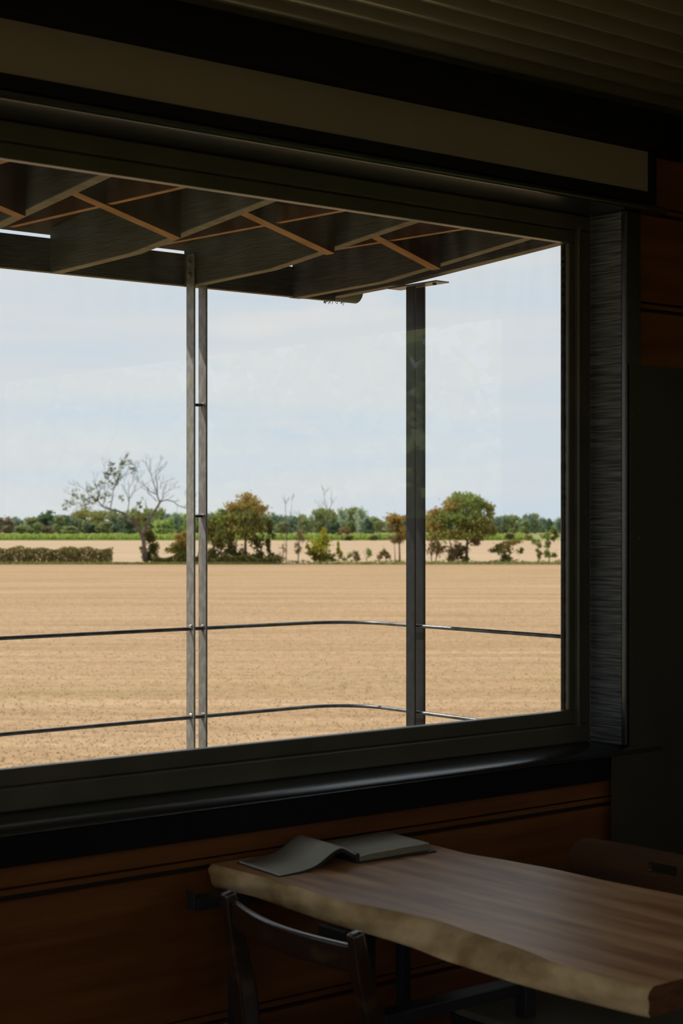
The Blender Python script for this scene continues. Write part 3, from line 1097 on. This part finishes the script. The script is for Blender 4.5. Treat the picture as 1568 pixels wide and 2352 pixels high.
X0 = 331
t_ = row_thing('half_dead_tree', 'gnarled half-dead tree with bare forked limbs and thin leaves at its left', 'tree', X0, 147.8)
mb = MB()
branchy(mb, dc([(850, 1640), (825, 1450), (810, 1300), (790, 1230), (750, 1150), (690, 1040), (640, 990), (550, 930)]), .19, .11, X0, depth=-.5, sides=8)
branchy(mb, dc([(800, 1270), (835, 1140), (880, 1010), (930, 930), (990, 840), (1040, 750)]), .14, .09, X0, depth=.6, sides=8)
branchy(mb, dc([(720, 1120), (620, 1050), (500, 980)]), .09, .04, X0)
mb.build('trunk', M_BARK, t_)
mb = MB()
D1 = [([(550, 930), (440, 880), (330, 860), (220, 820), (150, 740), (60, 690), (-20, 720)], .10, .025),
      ([(150, 740), (180, 640), (120, 520), (130, 450)], .04, .012),
      ([(330, 860), (360, 700), (370, 590), (400, 470), (380, 330), (330, 230)], .05, .015),
      ([(370, 590), (450, 450), (540, 360), (640, 330), (700, 260)], .04, .012),
      ([(400, 470), (470, 350), (500, 230), (550, 140)], .035, .012),
      ([(220, 820), (260, 680), (250, 560), (270, 440), (255, 240)], .04, .012),
      ([(575, 920), (600, 760), (570, 650), (530, 560), (525, 440)], .045, .012),
      ([(600, 760), (600, 560), (660, 460), (690, 330), (740, 240)], .03, .01),
      ([(600, 700), (680, 600), (790, 520)], .03, .01),
      ([(640, 640), (720, 470), (780, 400)], .02, .008),
      ([(-20, 720), (-120, 700), (-260, 640)], .025, .01), ([(60, 690), (0, 600), (-90, 530), (-150, 520)], .025, .01),
      ([(150, 740), (20, 780), (-140, 760), (-230, 800)], .025, .01),
      ([(1040, 750), (1010, 660), (1010, 500), (990, 380), (1040, 320), (1110, 260)], .07, .018),
      ([(1010, 640), (960, 500), (920, 370), (870, 260), (840, 200)], .05, .014),
      ([(1000, 640), (900, 600), (830, 520), (740, 450), (730, 330)], .045, .012),
      ([(1000, 740), (930, 670), (830, 570)], .045, .012),
      ([(1040, 750), (1090, 700), (1090, 620), (1120, 560)], .05, .015),
      ([(1050, 560), (1060, 490), (1140, 450)], .03, .01), ([(1090, 640), (1170, 590), (1260, 555)], .025, .01),
      ([(1050, 745), (1140, 720), (1240, 745), (1300, 800), (1400, 840), (1480, 820)], .06, .02),
      ([(1300, 800), (1290, 880)], .02, .01), ([(1400, 840), (1440, 740), (1410, 640)], .025, .01),
      ([(1430, 760), (1520, 690), (1500, 600)], .02, .008), ([(900, 300), (905, 220)], .02, .01), ([(920, 370), (1000, 300), (1040, 210)], .02, .008),
      ([(900, 940), (870, 870), (840, 780)], .03, .01), ([(760, 1080), (740, 930), (760, 800)], .04, .012)]
for i, (pth, a, b) in enumerate(D1):
    branchy(mb, dc(pth), a, b, X0, depth=(-1) ** i * .5, sides=5)
rnd = random.Random(12)
for i, (pth, a, b) in enumerate(D1):
    q = dc(pth)
    for k in range(1, len(q)):
        for _ in range(2):
            x_, y_ = q[k]
            d_ = Vector(((q[k][0] - q[k - 1][0]), rnd.uniform(-4, 4), -(q[k][1] - q[k - 1][1]))).normalized()
            d_ = (d_ + Vector((rnd.uniform(-.8, .8), rnd.uniform(-.6, .6), rnd.uniform(-.2, .8)))).normalized()
            twigs(mb, rnd, ((x_ - X0) * U, (-1) ** i * .5 * k / len(q), (1292 - y_) * U), d_, rnd.uniform(.3, .6), .014, 2)
tag(mb.build('branches', M_BARK, t_), kind='stuff')
rs = np.random.RandomState(5)
bl = []
for (a, b, r, n_) in [(560, 160, 70, 70), (500, 230, 50, 50), (350, 240, 55, 60), (330, 320, 70, 80), (440, 370, 70, 110), (280, 380, 50, 50), (400, 470, 50, 40),
                      (320, 500, 60, 50), (190, 500, 80, 60), (60, 600, 80, 70), (180, 650, 60, 50), (290, 690, 70, 60), (80, 720, 80, 90),
                      (-50, 720, 80, 90), (-150, 620, 70, 50), (-250, 760, 60, 60), (-330, 830, 50, 50), (490, 700, 60, 40), (750, 790, 45, 60),
                      (660, 300, 50, 40), (620, 220, 50, 30), (-60, 880, 110, 120), (100, 930, 110, 130), (300, 930, 90, 100), (-140, 960, 90, 110), (740, 960, 60, 60),
                      (780, 1040, 50, 60), (420, 960, 60, 50)]:
    x_, y_ = dc([(a, b)])[0]
    bl.append(((x_ - X0) * U, (1292 - y_) * U, r / 6.272 * U, r / 6.272 * U, n_, 1 if b > 860 else 0))
foliage('leaves', [b[:2] + (b[2] * 1.25, b[3] * 1.25, int(b[4] * 1.8)) + b[5:] for b in bl], .095, [L_DARK, L_OLIVE], t_, 5, True)


def B(x, y, rx_, ry_, n_, m_, x0, y0=1292, yy=0):
    return ((x - x0) * U, (y0 - y) * U, rx_ * U, ry_ * U, n_, m_, yy)


def shrub(name, label, x0, blobs, leaf, mats, seed, stems=(), d=D_ROW, group=None, cat='shrub', bark=None, y0=1292):
    o = row_thing(name, label, cat, x0, d, group)
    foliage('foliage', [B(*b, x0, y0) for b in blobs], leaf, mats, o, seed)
    if stems:
        mb = MB()
        rn = random.Random(seed)
        for (pth, r0, r1) in stems:
            branchy(mb, pth, r0, r1, x0, y0, rn.uniform(-.4, .4))
        mb.build('trunk' if cat == 'tree' else 'stem', bark or M_BARKD, o)
    return o


def bare(name, label, x0, paths, seed, d=D_ROW, twig=.5, leaves=None, y0=1290):
    o = row_thing(name, label, 'sapling', x0, d)
    mb = MB()
    rn = random.Random(seed)
    for (pth, r0, r1) in paths:
        branchy(mb, pth, r0, r1, x0, y0, rn.uniform(-.3, .3))
        for k in range(1, len(pth)):
            for _ in range(3):
                a_ = Vector(((pth[k][0] - x0) * U, 0, (y0 - pth[k][1]) * U))
                twigs(mb, rn, a_, Vector((rn.uniform(-.7, .7), rn.uniform(-.5, .5), 1)).normalized(), twig * rn.uniform(.5, 1.2), .014, 2)
    mb.build('stem', M_BARK, o)
    if leaves:
        foliage('leaves', [B(*b, x0, y0) for b in leaves[0]], .11, leaves[1], o, seed)
    return o


shrub('ivy_bush', 'dark ivy bush leaning on the trunk of the half-dead tree', 346,
      [(344, 1232, 12, 14, 260, 0), (348, 1250, 13, 14, 300, 0), (343, 1272, 14, 14, 340, 0), (324, 1258, 6, 6, 50, 1), (352, 1280, 12, 8, 200, 0)], .16, [L_DARK, L_OLIVE], 21,
      [([(346, 1292), (345, 1230)], .06, .03)], d=148.2)
shrub('olive_shrub', 'olive shrub just left of the paired steel bars', 412,
      [(400, 1255, 16, 12, 300, 0), (418, 1238, 16, 16, 340, 1), (410, 1272, 18, 14, 360, 0), (428, 1268, 14, 16, 300, 0), (432, 1225, 10, 12, 160, 1)], .17, [L_OLIVE, L_ORANGE], 22,
      [([(412, 1292), (410, 1250)], .06, .03)])
shrub('tall_olive_shrub', 'tall olive shrub just right of the paired steel bars', 492,
      [(482, 1205, 14, 22, 360, 1), (505, 1190, 16, 22, 420, 0), (492, 1240, 24, 22, 520, 1), (500, 1272, 28, 16, 420, 2), (472, 1225, 12, 24, 300, 1), (516, 1170, 7, 12, 80, 0)],
      .17, [L_GREEN, L_OLIVE, L_DARK], 23, [([(490, 1292), (492, 1220)], .07, .03), ([(505, 1292), (510, 1230)], .05, .02)])
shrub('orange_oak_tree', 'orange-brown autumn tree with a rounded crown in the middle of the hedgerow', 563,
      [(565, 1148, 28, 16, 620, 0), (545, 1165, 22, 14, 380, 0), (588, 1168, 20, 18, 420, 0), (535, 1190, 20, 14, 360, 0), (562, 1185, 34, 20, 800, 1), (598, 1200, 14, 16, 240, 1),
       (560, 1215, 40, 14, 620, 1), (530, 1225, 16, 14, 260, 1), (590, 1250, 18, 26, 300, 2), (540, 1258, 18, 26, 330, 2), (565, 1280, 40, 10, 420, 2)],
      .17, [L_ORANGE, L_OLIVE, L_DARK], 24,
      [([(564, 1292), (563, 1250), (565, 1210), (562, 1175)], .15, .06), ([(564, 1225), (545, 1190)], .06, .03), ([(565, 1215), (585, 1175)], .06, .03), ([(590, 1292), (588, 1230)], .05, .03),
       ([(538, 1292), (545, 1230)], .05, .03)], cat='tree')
shrub('ivy_covered_trunk', 'narrow dark ivy-covered stem beside the orange autumn tree', 619,
      [(618, 1198, 6, 12, 120, 0), (621, 1222, 8, 14, 170, 0), (617, 1250, 7, 18, 200, 0), (620, 1277, 9, 12, 180, 0)], .15, [L_DARK], 25, [([(619, 1292), (619, 1190)], .08, .03)])
bare('bare_sapling', 'thin bare sapling right of the ivy-covered stem', 657,
     [([(657, 1290), (658, 1220), (655, 1160), (657, 1150)], .04, .012), ([(657, 1230), (668, 1185), (670, 1145)], .025, .01), ([(657, 1250), (645, 1225)], .02, .01)], 31,
     leaves=([(655, 1255, 12, 20, 70, 0), (645, 1275, 12, 12, 90, 0)], [L_BROWN]))
bare('leafy_sapling', 'brown-leaved sapling left of the yellow-green conifer', 684,
     [([(684, 1290), (686, 1250), (690, 1200), (688, 1185)], .05, .015), ([(686, 1240), (698, 1205)], .02, .01)], 32,
     leaves=([(688, 1230, 12, 20, 150, 0), (682, 1262, 12, 18, 120, 0)], [L_BROWN]))
bare('tall_bare_sapling', 'tallest bare sapling, rising behind the yellow-green conifer', 750,
     [([(750, 1290), (751, 1220), (750, 1170), (744, 1132)], .045, .012), ([(751, 1190), (762, 1150)], .02, .008), ([(750, 1200), (735, 1165)], .02, .008)], 33, d=150, twig=.7)
shrub('yellow_conifer', 'dense yellow-green conifer bush with a pointed top', 735,
      [(728, 1255, 22, 16, 520, 0), (742, 1240, 12, 18, 340, 0), (745, 1222, 5, 12, 110, 0), (716, 1272, 12, 14, 300, 1), (742, 1276, 20, 12, 420, 1), (760, 1282, 12, 7, 150, 1), (708, 1262, 7, 10, 130, 0)],
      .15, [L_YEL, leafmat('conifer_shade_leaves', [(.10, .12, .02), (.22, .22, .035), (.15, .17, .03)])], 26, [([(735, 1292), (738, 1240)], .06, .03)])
shrub('small_conifer', 'small narrow yellow-green conifer beside the larger conifer bush', 777,
      [(777, 1272, 6, 12, 160, 0), (777, 1253, 4, 12, 110, 0)], .13, [L_YEL], 27, [([(777, 1292), (777, 1260)], .04, .02)])
shrub('twisted_tree', 'small twisted tree with bare limbs under a brown crown', 786,
      [(795, 1190, 26, 12, 330, 0), (775, 1202, 12, 10, 130, 0), (815, 1200, 16, 10, 170, 0), (800, 1178, 16, 6, 110, 1)], .16, [L_BROWN, L_OLIVE], 28,
      [([(783, 1240), (785, 1225), (783, 1208), (787, 1190)], .09, .04), ([(785, 1228), (800, 1215), (822, 1200)], .06, .02), ([(784, 1232), (775, 1215)], .03, .015)], cat='tree', bark=M_BARK, d=300, y0=1241)
for i, (x_, h_, lb) in enumerate([(797, 28, 'pale thin shrub beside the small narrow conifer'), (822, 30, 'low green shrub below the twisted tree'), (842, 38, 'thin stem shrub right of the low green shrub'),
                                  (872, 26, 'bare low stem below the tall pale tree')]):
    mt = [L_GREEN, L_BROWN][i % 2]
    shrub('small_shrub', lb, x_, [(x_, 1290 - h_ * .6, 10, h_ * .35, 110 if i != 1 else 200, 0)], .13, [mt], 40 + i, [([(x_, 1292), (x_ + 1, 1292 - h_)], .03, .012), ([(x_, 1285), (x_ - 8, 1292 - h_ * .8)], .02, .01)])
shrub('tall_pale_tree', 'tall pale green tree with a round crown standing behind the far field', 872,
      [(868, 1162, 18, 13, 460, 0), (884, 1170, 12, 14, 260, 0), (858, 1172, 12, 10, 200, 0), (872, 1186, 18, 8, 240, 0)], .14, [F_MID], 29,
      [([(872, 1241), (873, 1205), (872, 1170)], .09, .05)], cat='tree', bark=M_BARK, d=305, y0=1241)
shrub('brown_tree', 'brown-leaved tree just left of the corner post', 916,
      [(915, 1192, 24, 14, 480, 0), (905, 1210, 18, 12, 260, 1), (925, 1215, 20, 16, 360, 0), (912, 1235, 20, 12, 220, 1), (888, 1265, 10, 16, 110, 1)], .16, [L_ORANGE, L_BROWN], 30,
      [([(918, 1292), (917, 1250), (914, 1200)], .09, .04), ([(908, 1292), (905, 1240)], .05, .02), ([(888, 1292), (880, 1250)], .03, .015), ([(900, 1292), (888, 1262)], .03, .015)], cat='tree')
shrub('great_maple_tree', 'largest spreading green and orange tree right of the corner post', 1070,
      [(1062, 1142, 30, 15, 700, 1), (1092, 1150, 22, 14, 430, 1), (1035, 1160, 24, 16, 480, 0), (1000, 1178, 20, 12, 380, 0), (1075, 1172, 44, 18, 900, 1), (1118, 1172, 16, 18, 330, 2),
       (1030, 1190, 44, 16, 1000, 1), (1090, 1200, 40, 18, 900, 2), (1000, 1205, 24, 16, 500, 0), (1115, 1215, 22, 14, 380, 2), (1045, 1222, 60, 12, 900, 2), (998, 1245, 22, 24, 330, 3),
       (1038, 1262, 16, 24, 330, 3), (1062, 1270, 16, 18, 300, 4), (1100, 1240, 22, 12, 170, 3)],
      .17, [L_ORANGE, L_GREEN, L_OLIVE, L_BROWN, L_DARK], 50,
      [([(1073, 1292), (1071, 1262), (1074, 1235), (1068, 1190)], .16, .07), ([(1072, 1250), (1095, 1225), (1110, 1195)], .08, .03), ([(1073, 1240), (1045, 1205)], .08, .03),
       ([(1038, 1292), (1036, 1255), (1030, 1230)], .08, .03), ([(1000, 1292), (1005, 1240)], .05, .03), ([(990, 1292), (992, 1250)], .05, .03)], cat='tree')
shrub('bushy_shrub', 'bushy olive shrub with an orange top right of the largest tree', 1160,
      [(1155, 1258, 18, 12, 330, 0), (1178, 1245, 18, 8, 220, 1), (1160, 1275, 16, 12, 250, 2), (1135, 1262, 10, 7, 90, 0), (1198, 1265, 7, 10, 70, 0)], .15, [L_OLIVE, L_ORANGE, L_DARK], 51,
      [([(1160, 1292), (1162, 1262)], .06, .03), ([(1162, 1275), (1190, 1258)], .03, .02), ([(1160, 1270), (1140, 1262)], .03, .02)])
shrub('slender_shrub', 'slender pale shrub right of the bushy olive shrub', 1236,
      [(1232, 1245, 9, 14, 130, 0), (1238, 1268, 8, 10, 100, 1), (1255, 1225, 12, 7, 130, 0)], .14, [L_GREEN, L_OLIVE], 52, [([(1236, 1292), (1235, 1235)], .04, .02)])
shrub('green_shrub', 'upright green shrub near the window jamb', 1262,
      [(1258, 1258, 11, 16, 210, 0), (1272, 1268, 9, 8, 110, 0), (1260, 1240, 6, 10, 80, 0)], .14, [L_GREEN], 53, [([(1262, 1292), (1260, 1250)], .05, .02), ([(1262, 1280), (1280, 1260)], .02, .01)])
shrub('end_tree', 'narrow green tree behind the shrubs at the window jamb', 1272,
      [(1272, 1180, 9, 12, 260, 0), (1264, 1195, 7, 9, 170, 0), (1278, 1205, 9, 14, 240, 1), (1270, 1222, 12, 12, 260, 1), (1285, 1222, 10, 14, 200, 0)], .14, [L_GREEN, L_DARK], 54,
      [([(1273, 1241), (1272, 1190)], .07, .03)], cat='tree', d=280, y0=1241)
for i, (x_, y_, r_, lb, mt) in enumerate([(1170, 1220, 16, 'dark domed bush at the far edge of the far field', L_DARK), (1215, 1225, 14, 'olive domed bush beside the dark domed bush', L_OLIVE),
                                           (800, 1230, 16, 'dark round bush behind the twisted tree', L_DARK), (858, 1226, 16, 'dark round bush under the tall pale tree', L_DARK),
                                           (915, 1230, 18, 'dark low bush behind the brown-leaved tree', L_DARK)]):
    shrub('field_bush', lb, x_, [(x_, y_, r_, 13, 420, 0), (x_, y_ + 10, r_ * 1.3, 8, 240, 0)], .15, [mt], 60 + i, [([(x_, 1241), (x_, y_)], .05, .03)], d=302, y0=1241)


# --- clipped hedge, scrub, verge
def mass(name, label, cat, x0, x1, d0, d1, h, n_, leaf, m_, seed, lump=.35, kind=None, bare_low=0.0, parent=None):
    rs = np.random.RandomState(seed)
    w = (x1 - x0) * U
    xs = rs.uniform(0, w, n_)
    ph = rs.uniform(0, 6, 5)
    hh = h * (1 - lump * .5 + lump * .5 * (np.sin(xs * 1.3 + ph[0]) * .5 + np.sin(xs * 3.1 + ph[1]) * .5))
    u_ = rs.uniform(0, 1, n_) ** (.6 if bare_low else .9)
    zs = hh * u_
    ysd = rs.uniform(d0, d1, n_) - (d0 + d1) / 2
    ysd *= np.sqrt(np.clip(1.1 - u_ * .6, .2, 1))
    o = thing(name, label, cat, P((x0 - 784) * U, (d0 + d1) / 2), kind=kind)
    o.rotation_euler = (0, 0, RZ)
    me_ = quads_mesh('foliage', np.stack([xs, ysd, zs], 1), True, leaf, m_, rs.randint(0, len(m_), n_), 1.3, seed)
    link('foliage', me_, o)
    return o


hg = mass('clipped_hedge', 'low clipped olive hedge along the field edge, left of the half-dead tree', 'hedge', -420, 256, 147.6, 149.0, 1.56, 13500, .15, [L_OLIVE, L_BROWN, L_OLIVE, L_DARK, L_BROWN], 71, .22)
mb = MB()
rnd = random.Random(9)
for i in range(260):
    x_ = (670 * U) * i / 260 + rnd.uniform(-.04, .04)
    mb.tube([(x_, rnd.uniform(-.4, .4), 0), (x_ + rnd.uniform(-.15, .15), rnd.uniform(-.4, .4), 1.1)], [.03, .012], 4)
tag(mb.build('stems', M_BARKD, hg), kind='stuff')
sc_ = tag(mass('low_scrub', 'low dark scrub under the hedgerow trees', 'scrub', 352, 645, 146.7, 147.1, .85, 4200, .14, [L_DARK, L_BROWN, L_OLIVE], 72, .5), kind='stuff')
sc2 = tag(mass('sparse_scrub', 'thin dry scrub below the largest tree and the corner post', 'scrub', 645, 1400, 146.7, 147.1, .42, 2000, .12, [L_BROWN, L_OLIVE, L_GREEN], 73, .5), kind='stuff')

rs = np.random.RandomState(3)
n_ = 9000
c_ = np.stack([rs.uniform(-42, 34, n_), rs.uniform(-.5, .5, n_), np.full(n_, .0)], 1)
vg = link('grass_verge', quads_mesh('grass_verge', c_, True, .12, M_GRASS, None, 1.6, 3, up=True), None, loc=P(0, 146.1))
vg.rotation_euler = (0, 0, RZ)
tag(vg, 'strip of green grass along the foot of the hedgerow', 'grass', kind='stuff')

# straw stubble on the near part of the field
n_ = 48000
dd = 25 + 60 * rs.uniform(0, 1, n_) ** 1.6
qq = rs.uniform(-.30, .22, n_) * dd
dd = np.where(rs.uniform(0, 1, n_) < .7, np.round(dd / .24) * .24 + rs.normal(0, .03, n_), dd)
st = link('straw_stubble', quads_mesh('straw_stubble', np.stack([qq, dd, np.zeros(n_)], 1), True, .034, M_STRAW, None, .5, 7, up=True), None, loc=(0, 0, G))
st.rotation_euler = (0, 0, RZ)
tag(st, 'cut straw stubble standing in rows on the near part of the field', 'stubble', kind='stuff')

# maize strip beyond the far field
n_ = 26000
L_MZ = leafmat('maize_leaves', [(.203, .319, .065), (.348, .478, .102), (.580, .580, .174)], .507)
qv = rs.uniform(-110, 34, n_)
c_ = np.stack([qv, rs.uniform(0, 9, n_), rs.uniform(0, .5, n_)], 1)
mzo = link('maize_crop', quads_mesh('maize_crop', c_, True, .30, L_MZ, None, 1.9, 9, up=True), None, loc=P(0, 307))
mzo.rotation_euler = (0, 0, RZ)
tag(mzo, 'bright green maize strip between the far field and the wood', 'crop', kind='stuff')

# --- distant wood: one object per tree, crowns share a few meshes
rs = np.random.RandomState(11)
CROWN = {}
fm = {'dark green': F_DARK, 'mid green': F_MID, 'pale green': F_PALE, 'blue-green': F_HAZE, 'russet brown': F_BRN, 'grey-green': F_GREY}
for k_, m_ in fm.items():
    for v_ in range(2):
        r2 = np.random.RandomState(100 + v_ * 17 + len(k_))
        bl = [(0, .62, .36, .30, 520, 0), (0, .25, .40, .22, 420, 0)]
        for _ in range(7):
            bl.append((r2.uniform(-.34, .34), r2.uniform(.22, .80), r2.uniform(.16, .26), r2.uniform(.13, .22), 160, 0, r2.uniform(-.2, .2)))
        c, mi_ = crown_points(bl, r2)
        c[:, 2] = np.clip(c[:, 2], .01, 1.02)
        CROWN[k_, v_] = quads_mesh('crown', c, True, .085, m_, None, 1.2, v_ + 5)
mb = MB()
mb.tube([(0, 0, 0), (.01, 0, .3), (0, 0, .7)], [.03, .022, .012], 5)
TRUNK = mb.mesh('trunk', M_BARKD)
UF = 420 / 3891
far = []   # (grid x, top y, half width, kind, depth)
spec = [(-70, 1176, 30, 'mid green'), (-40, 1180, 26, 'dark green'), (-12, 1186, 22, 'russet brown'), (18, 1185, 24, 'russet brown'), (38, 1186, 18, 'blue-green'), (52, 1205, 22, 'mid green'),
        (70, 1187, 20, 'mid green'), (88, 1198, 14, 'mid green'), (108, 1171, 28, 'dark green'), (112, 1206, 18, 'russet brown'), (140, 1176, 22, 'dark green'), (136, 1184, 18, 'mid green'),
        (158, 1208, 24, 'mid green'), (168, 1174, 20, 'blue-green'), (190, 1170, 26, 'mid green'), (205, 1200, 18, 'dark green'), (222, 1172, 26, 'mid green'), (240, 1195, 20, 'mid green'),
        (258, 1168, 26, 'blue-green'), (280, 1172, 22, 'mid green'), (296, 1190, 22, 'dark green'), (312, 1164, 26, 'mid green'), (342, 1166, 24, 'mid green'), (366, 1163, 22, 'mid green'),
        (378, 1188, 26, 'pale green'), (396, 1172, 22, 'blue-green'), (410, 1176, 18, 'pale green'), (432, 1172, 20, 'pale green'), (455, 1180, 24, 'mid green'), (480, 1170, 22, 'blue-green'),
        (508, 1178, 24, 'mid green'), (540, 1176, 26, 'dark green'), (576, 1178, 26, 'blue-green'), (608, 1174, 22, 'mid green'), (636, 1176, 20, 'blue-green'), (650, 1196, 18, 'mid green'),
        (668, 1184, 18, 'blue-green'), (692, 1178, 18, 'mid green'), (700, 1190, 20, 'mid green'), (714, 1180, 16, 'blue-green'), (733, 1166, 20, 'mid green'), (755, 1164, 20, 'mid green'),
        (766, 1198, 18, 'dark green'), (782, 1160, 22, 'grey-green'), (808, 1164, 22, 'mid green'), (828, 1158, 22, 'grey-green'), (846, 1190, 20, 'dark green'), (858, 1186, 22, 'mid green'),
        (898, 1184, 20, 'mid green'), (930, 1182, 22, 'blue-green'), (962, 1184, 20, 'mid green'), (990, 1186, 20, 'mid green'), (1025, 1182, 24, 'dark green'), (1065, 1180, 24, 'mid green'),
        (1105, 1180, 24, 'dark green'), (1138, 1180, 18, 'blue-green'), (1152, 1184, 16, 'mid green'), (1162, 1178, 14, 'dark green'), (1180, 1182, 18, 'mid green'), (1196, 1186, 16, 'pale green'),
        (1212, 1174, 18, 'blue-green'), (1206, 1194, 16, 'mid green'), (1228, 1178, 14, 'mid green'), (1246, 1184, 16, 'blue-green'), (1262, 1190, 14, 'dark green'), (1284, 1184, 16, 'blue-green'), (1310, 1182, 20, 'mid green')]


def landmark(x):
    for lim, s in ((0, 'beyond the end of the clipped hedge'), (160, 'above the clipped hedge'), (290, 'left of the half-dead trunk'), (375, 'behind the half-dead tree'), (430, 'just left of the paired bars'),
                   (520, 'right of the paired bars'), (620, 'behind the orange autumn tree'), (705, 'above the bare saplings'), (775, 'above the yellow-green conifer'),
                   (850, 'left of the tall pale tree'), (935, 'between the tall pale tree and the corner post'), (1000, 'behind the corner post'), (1130, 'behind the largest tree'), (1200, 'above the bushy olive shrub'), (5000, 'towards the window jamb')):
        if x < lim:
            return s


cnt = {}
ORD = ['first', 'second', 'third', 'fourth', 'fifth', 'sixth', 'seventh', 'eighth']
for i, (x_, yt, hw, kd) in enumerate(sorted(spec)):
    front = yt > 1187
    d_ = 410 if front else 422 + (i % 5) * 8
    sc1 = d_ / 3891
    lm = landmark(x_)
    key = (kd, lm)
    cnt[key] = cnt.get(key, 0) + 1
    lab = f'{kd} wood tree {lm}'
    if sum(1 for s in spec if s[3] == kd and landmark(s[0]) == lm) > 1:
        lab = f'{ORD[cnt[key] - 1]}-from-left {kd} wood tree {lm}'
    o = thing('woodland_tree', lab, 'tree', P((x_ - 784) * sc1, d_), 'trees of the distant wood')
    o.rotation_euler = (0, 0, RZ + rs.uniform(0, 6.28))
    H = 4.0 + (1190 - yt) * sc1
    w_ = hw * sc1 * 2.15
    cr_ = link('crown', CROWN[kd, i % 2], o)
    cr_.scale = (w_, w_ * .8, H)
    tk = link('trunk', TRUNK, o)
    tk.scale = (H * .9, H * .9, H)

ug = mass('woodland_undergrowth', 'dark undergrowth at the foot of the distant wood', 'undergrowth', -2300, 2200, 0, 0.1, 3.6, 10, .3, [F_DARK], 80, .3)
bpy.data.objects.remove(ug.children[0])
rs2 = np.random.RandomState(80)
xs_ = rs2.uniform(-104, 78, 9000)
hh_ = 3.7 + .5 * np.sin(xs_ * .31) + .4 * np.sin(xs_ * .83 + 1)
me_ = quads_mesh('foliage', np.stack([xs_, rs2.uniform(-4, 4, 9000), hh_ * rs2.uniform(0, 1, 9000)], 1), True, .8, [F_DARK, F_MID, F_HAZE], rs2.randint(0, 3, 9000), 1.2, 80)
ug.location = P(0, 467)
link('foliage', me_, ug)
tag(ug, kind='stuff')

# trees beyond the right-hand window (seen only in reflections)
r2 = np.random.RandomState(77)
c, mi_ = crown_points([(0, .64, .32, .28, 4200, 0), (0, .3, .38, .22, 2600, 0), (.2, .5, .22, .22, 1500, 0), (-.2, .5, .22, .22, 1500, 0)], r2)
c[:, 2] = np.clip(c[:, 2], .02, 1.0)
GARDEN = quads_mesh('crown', c, True, .028, F_PALE, None, 1.3, 8)
for i, (x_, y_) in enumerate(((9.8, 0.6), (9.6, -5.6), (10.5, -12.2), (12, -19))):
    o = thing('garden_tree', ['green', 'taller green', 'bushy green', 'broad green'][i] + ' garden tree beyond the high side window', 'tree', (x_, y_, G))
    cr_ = link('crown', GARDEN, o)
    cr_.scale = (6.0, 6.0, 6.0 + .35 * i)
    tk = link('trunk', TRUNK, o)
    tk.scale = (5, 5, 5)
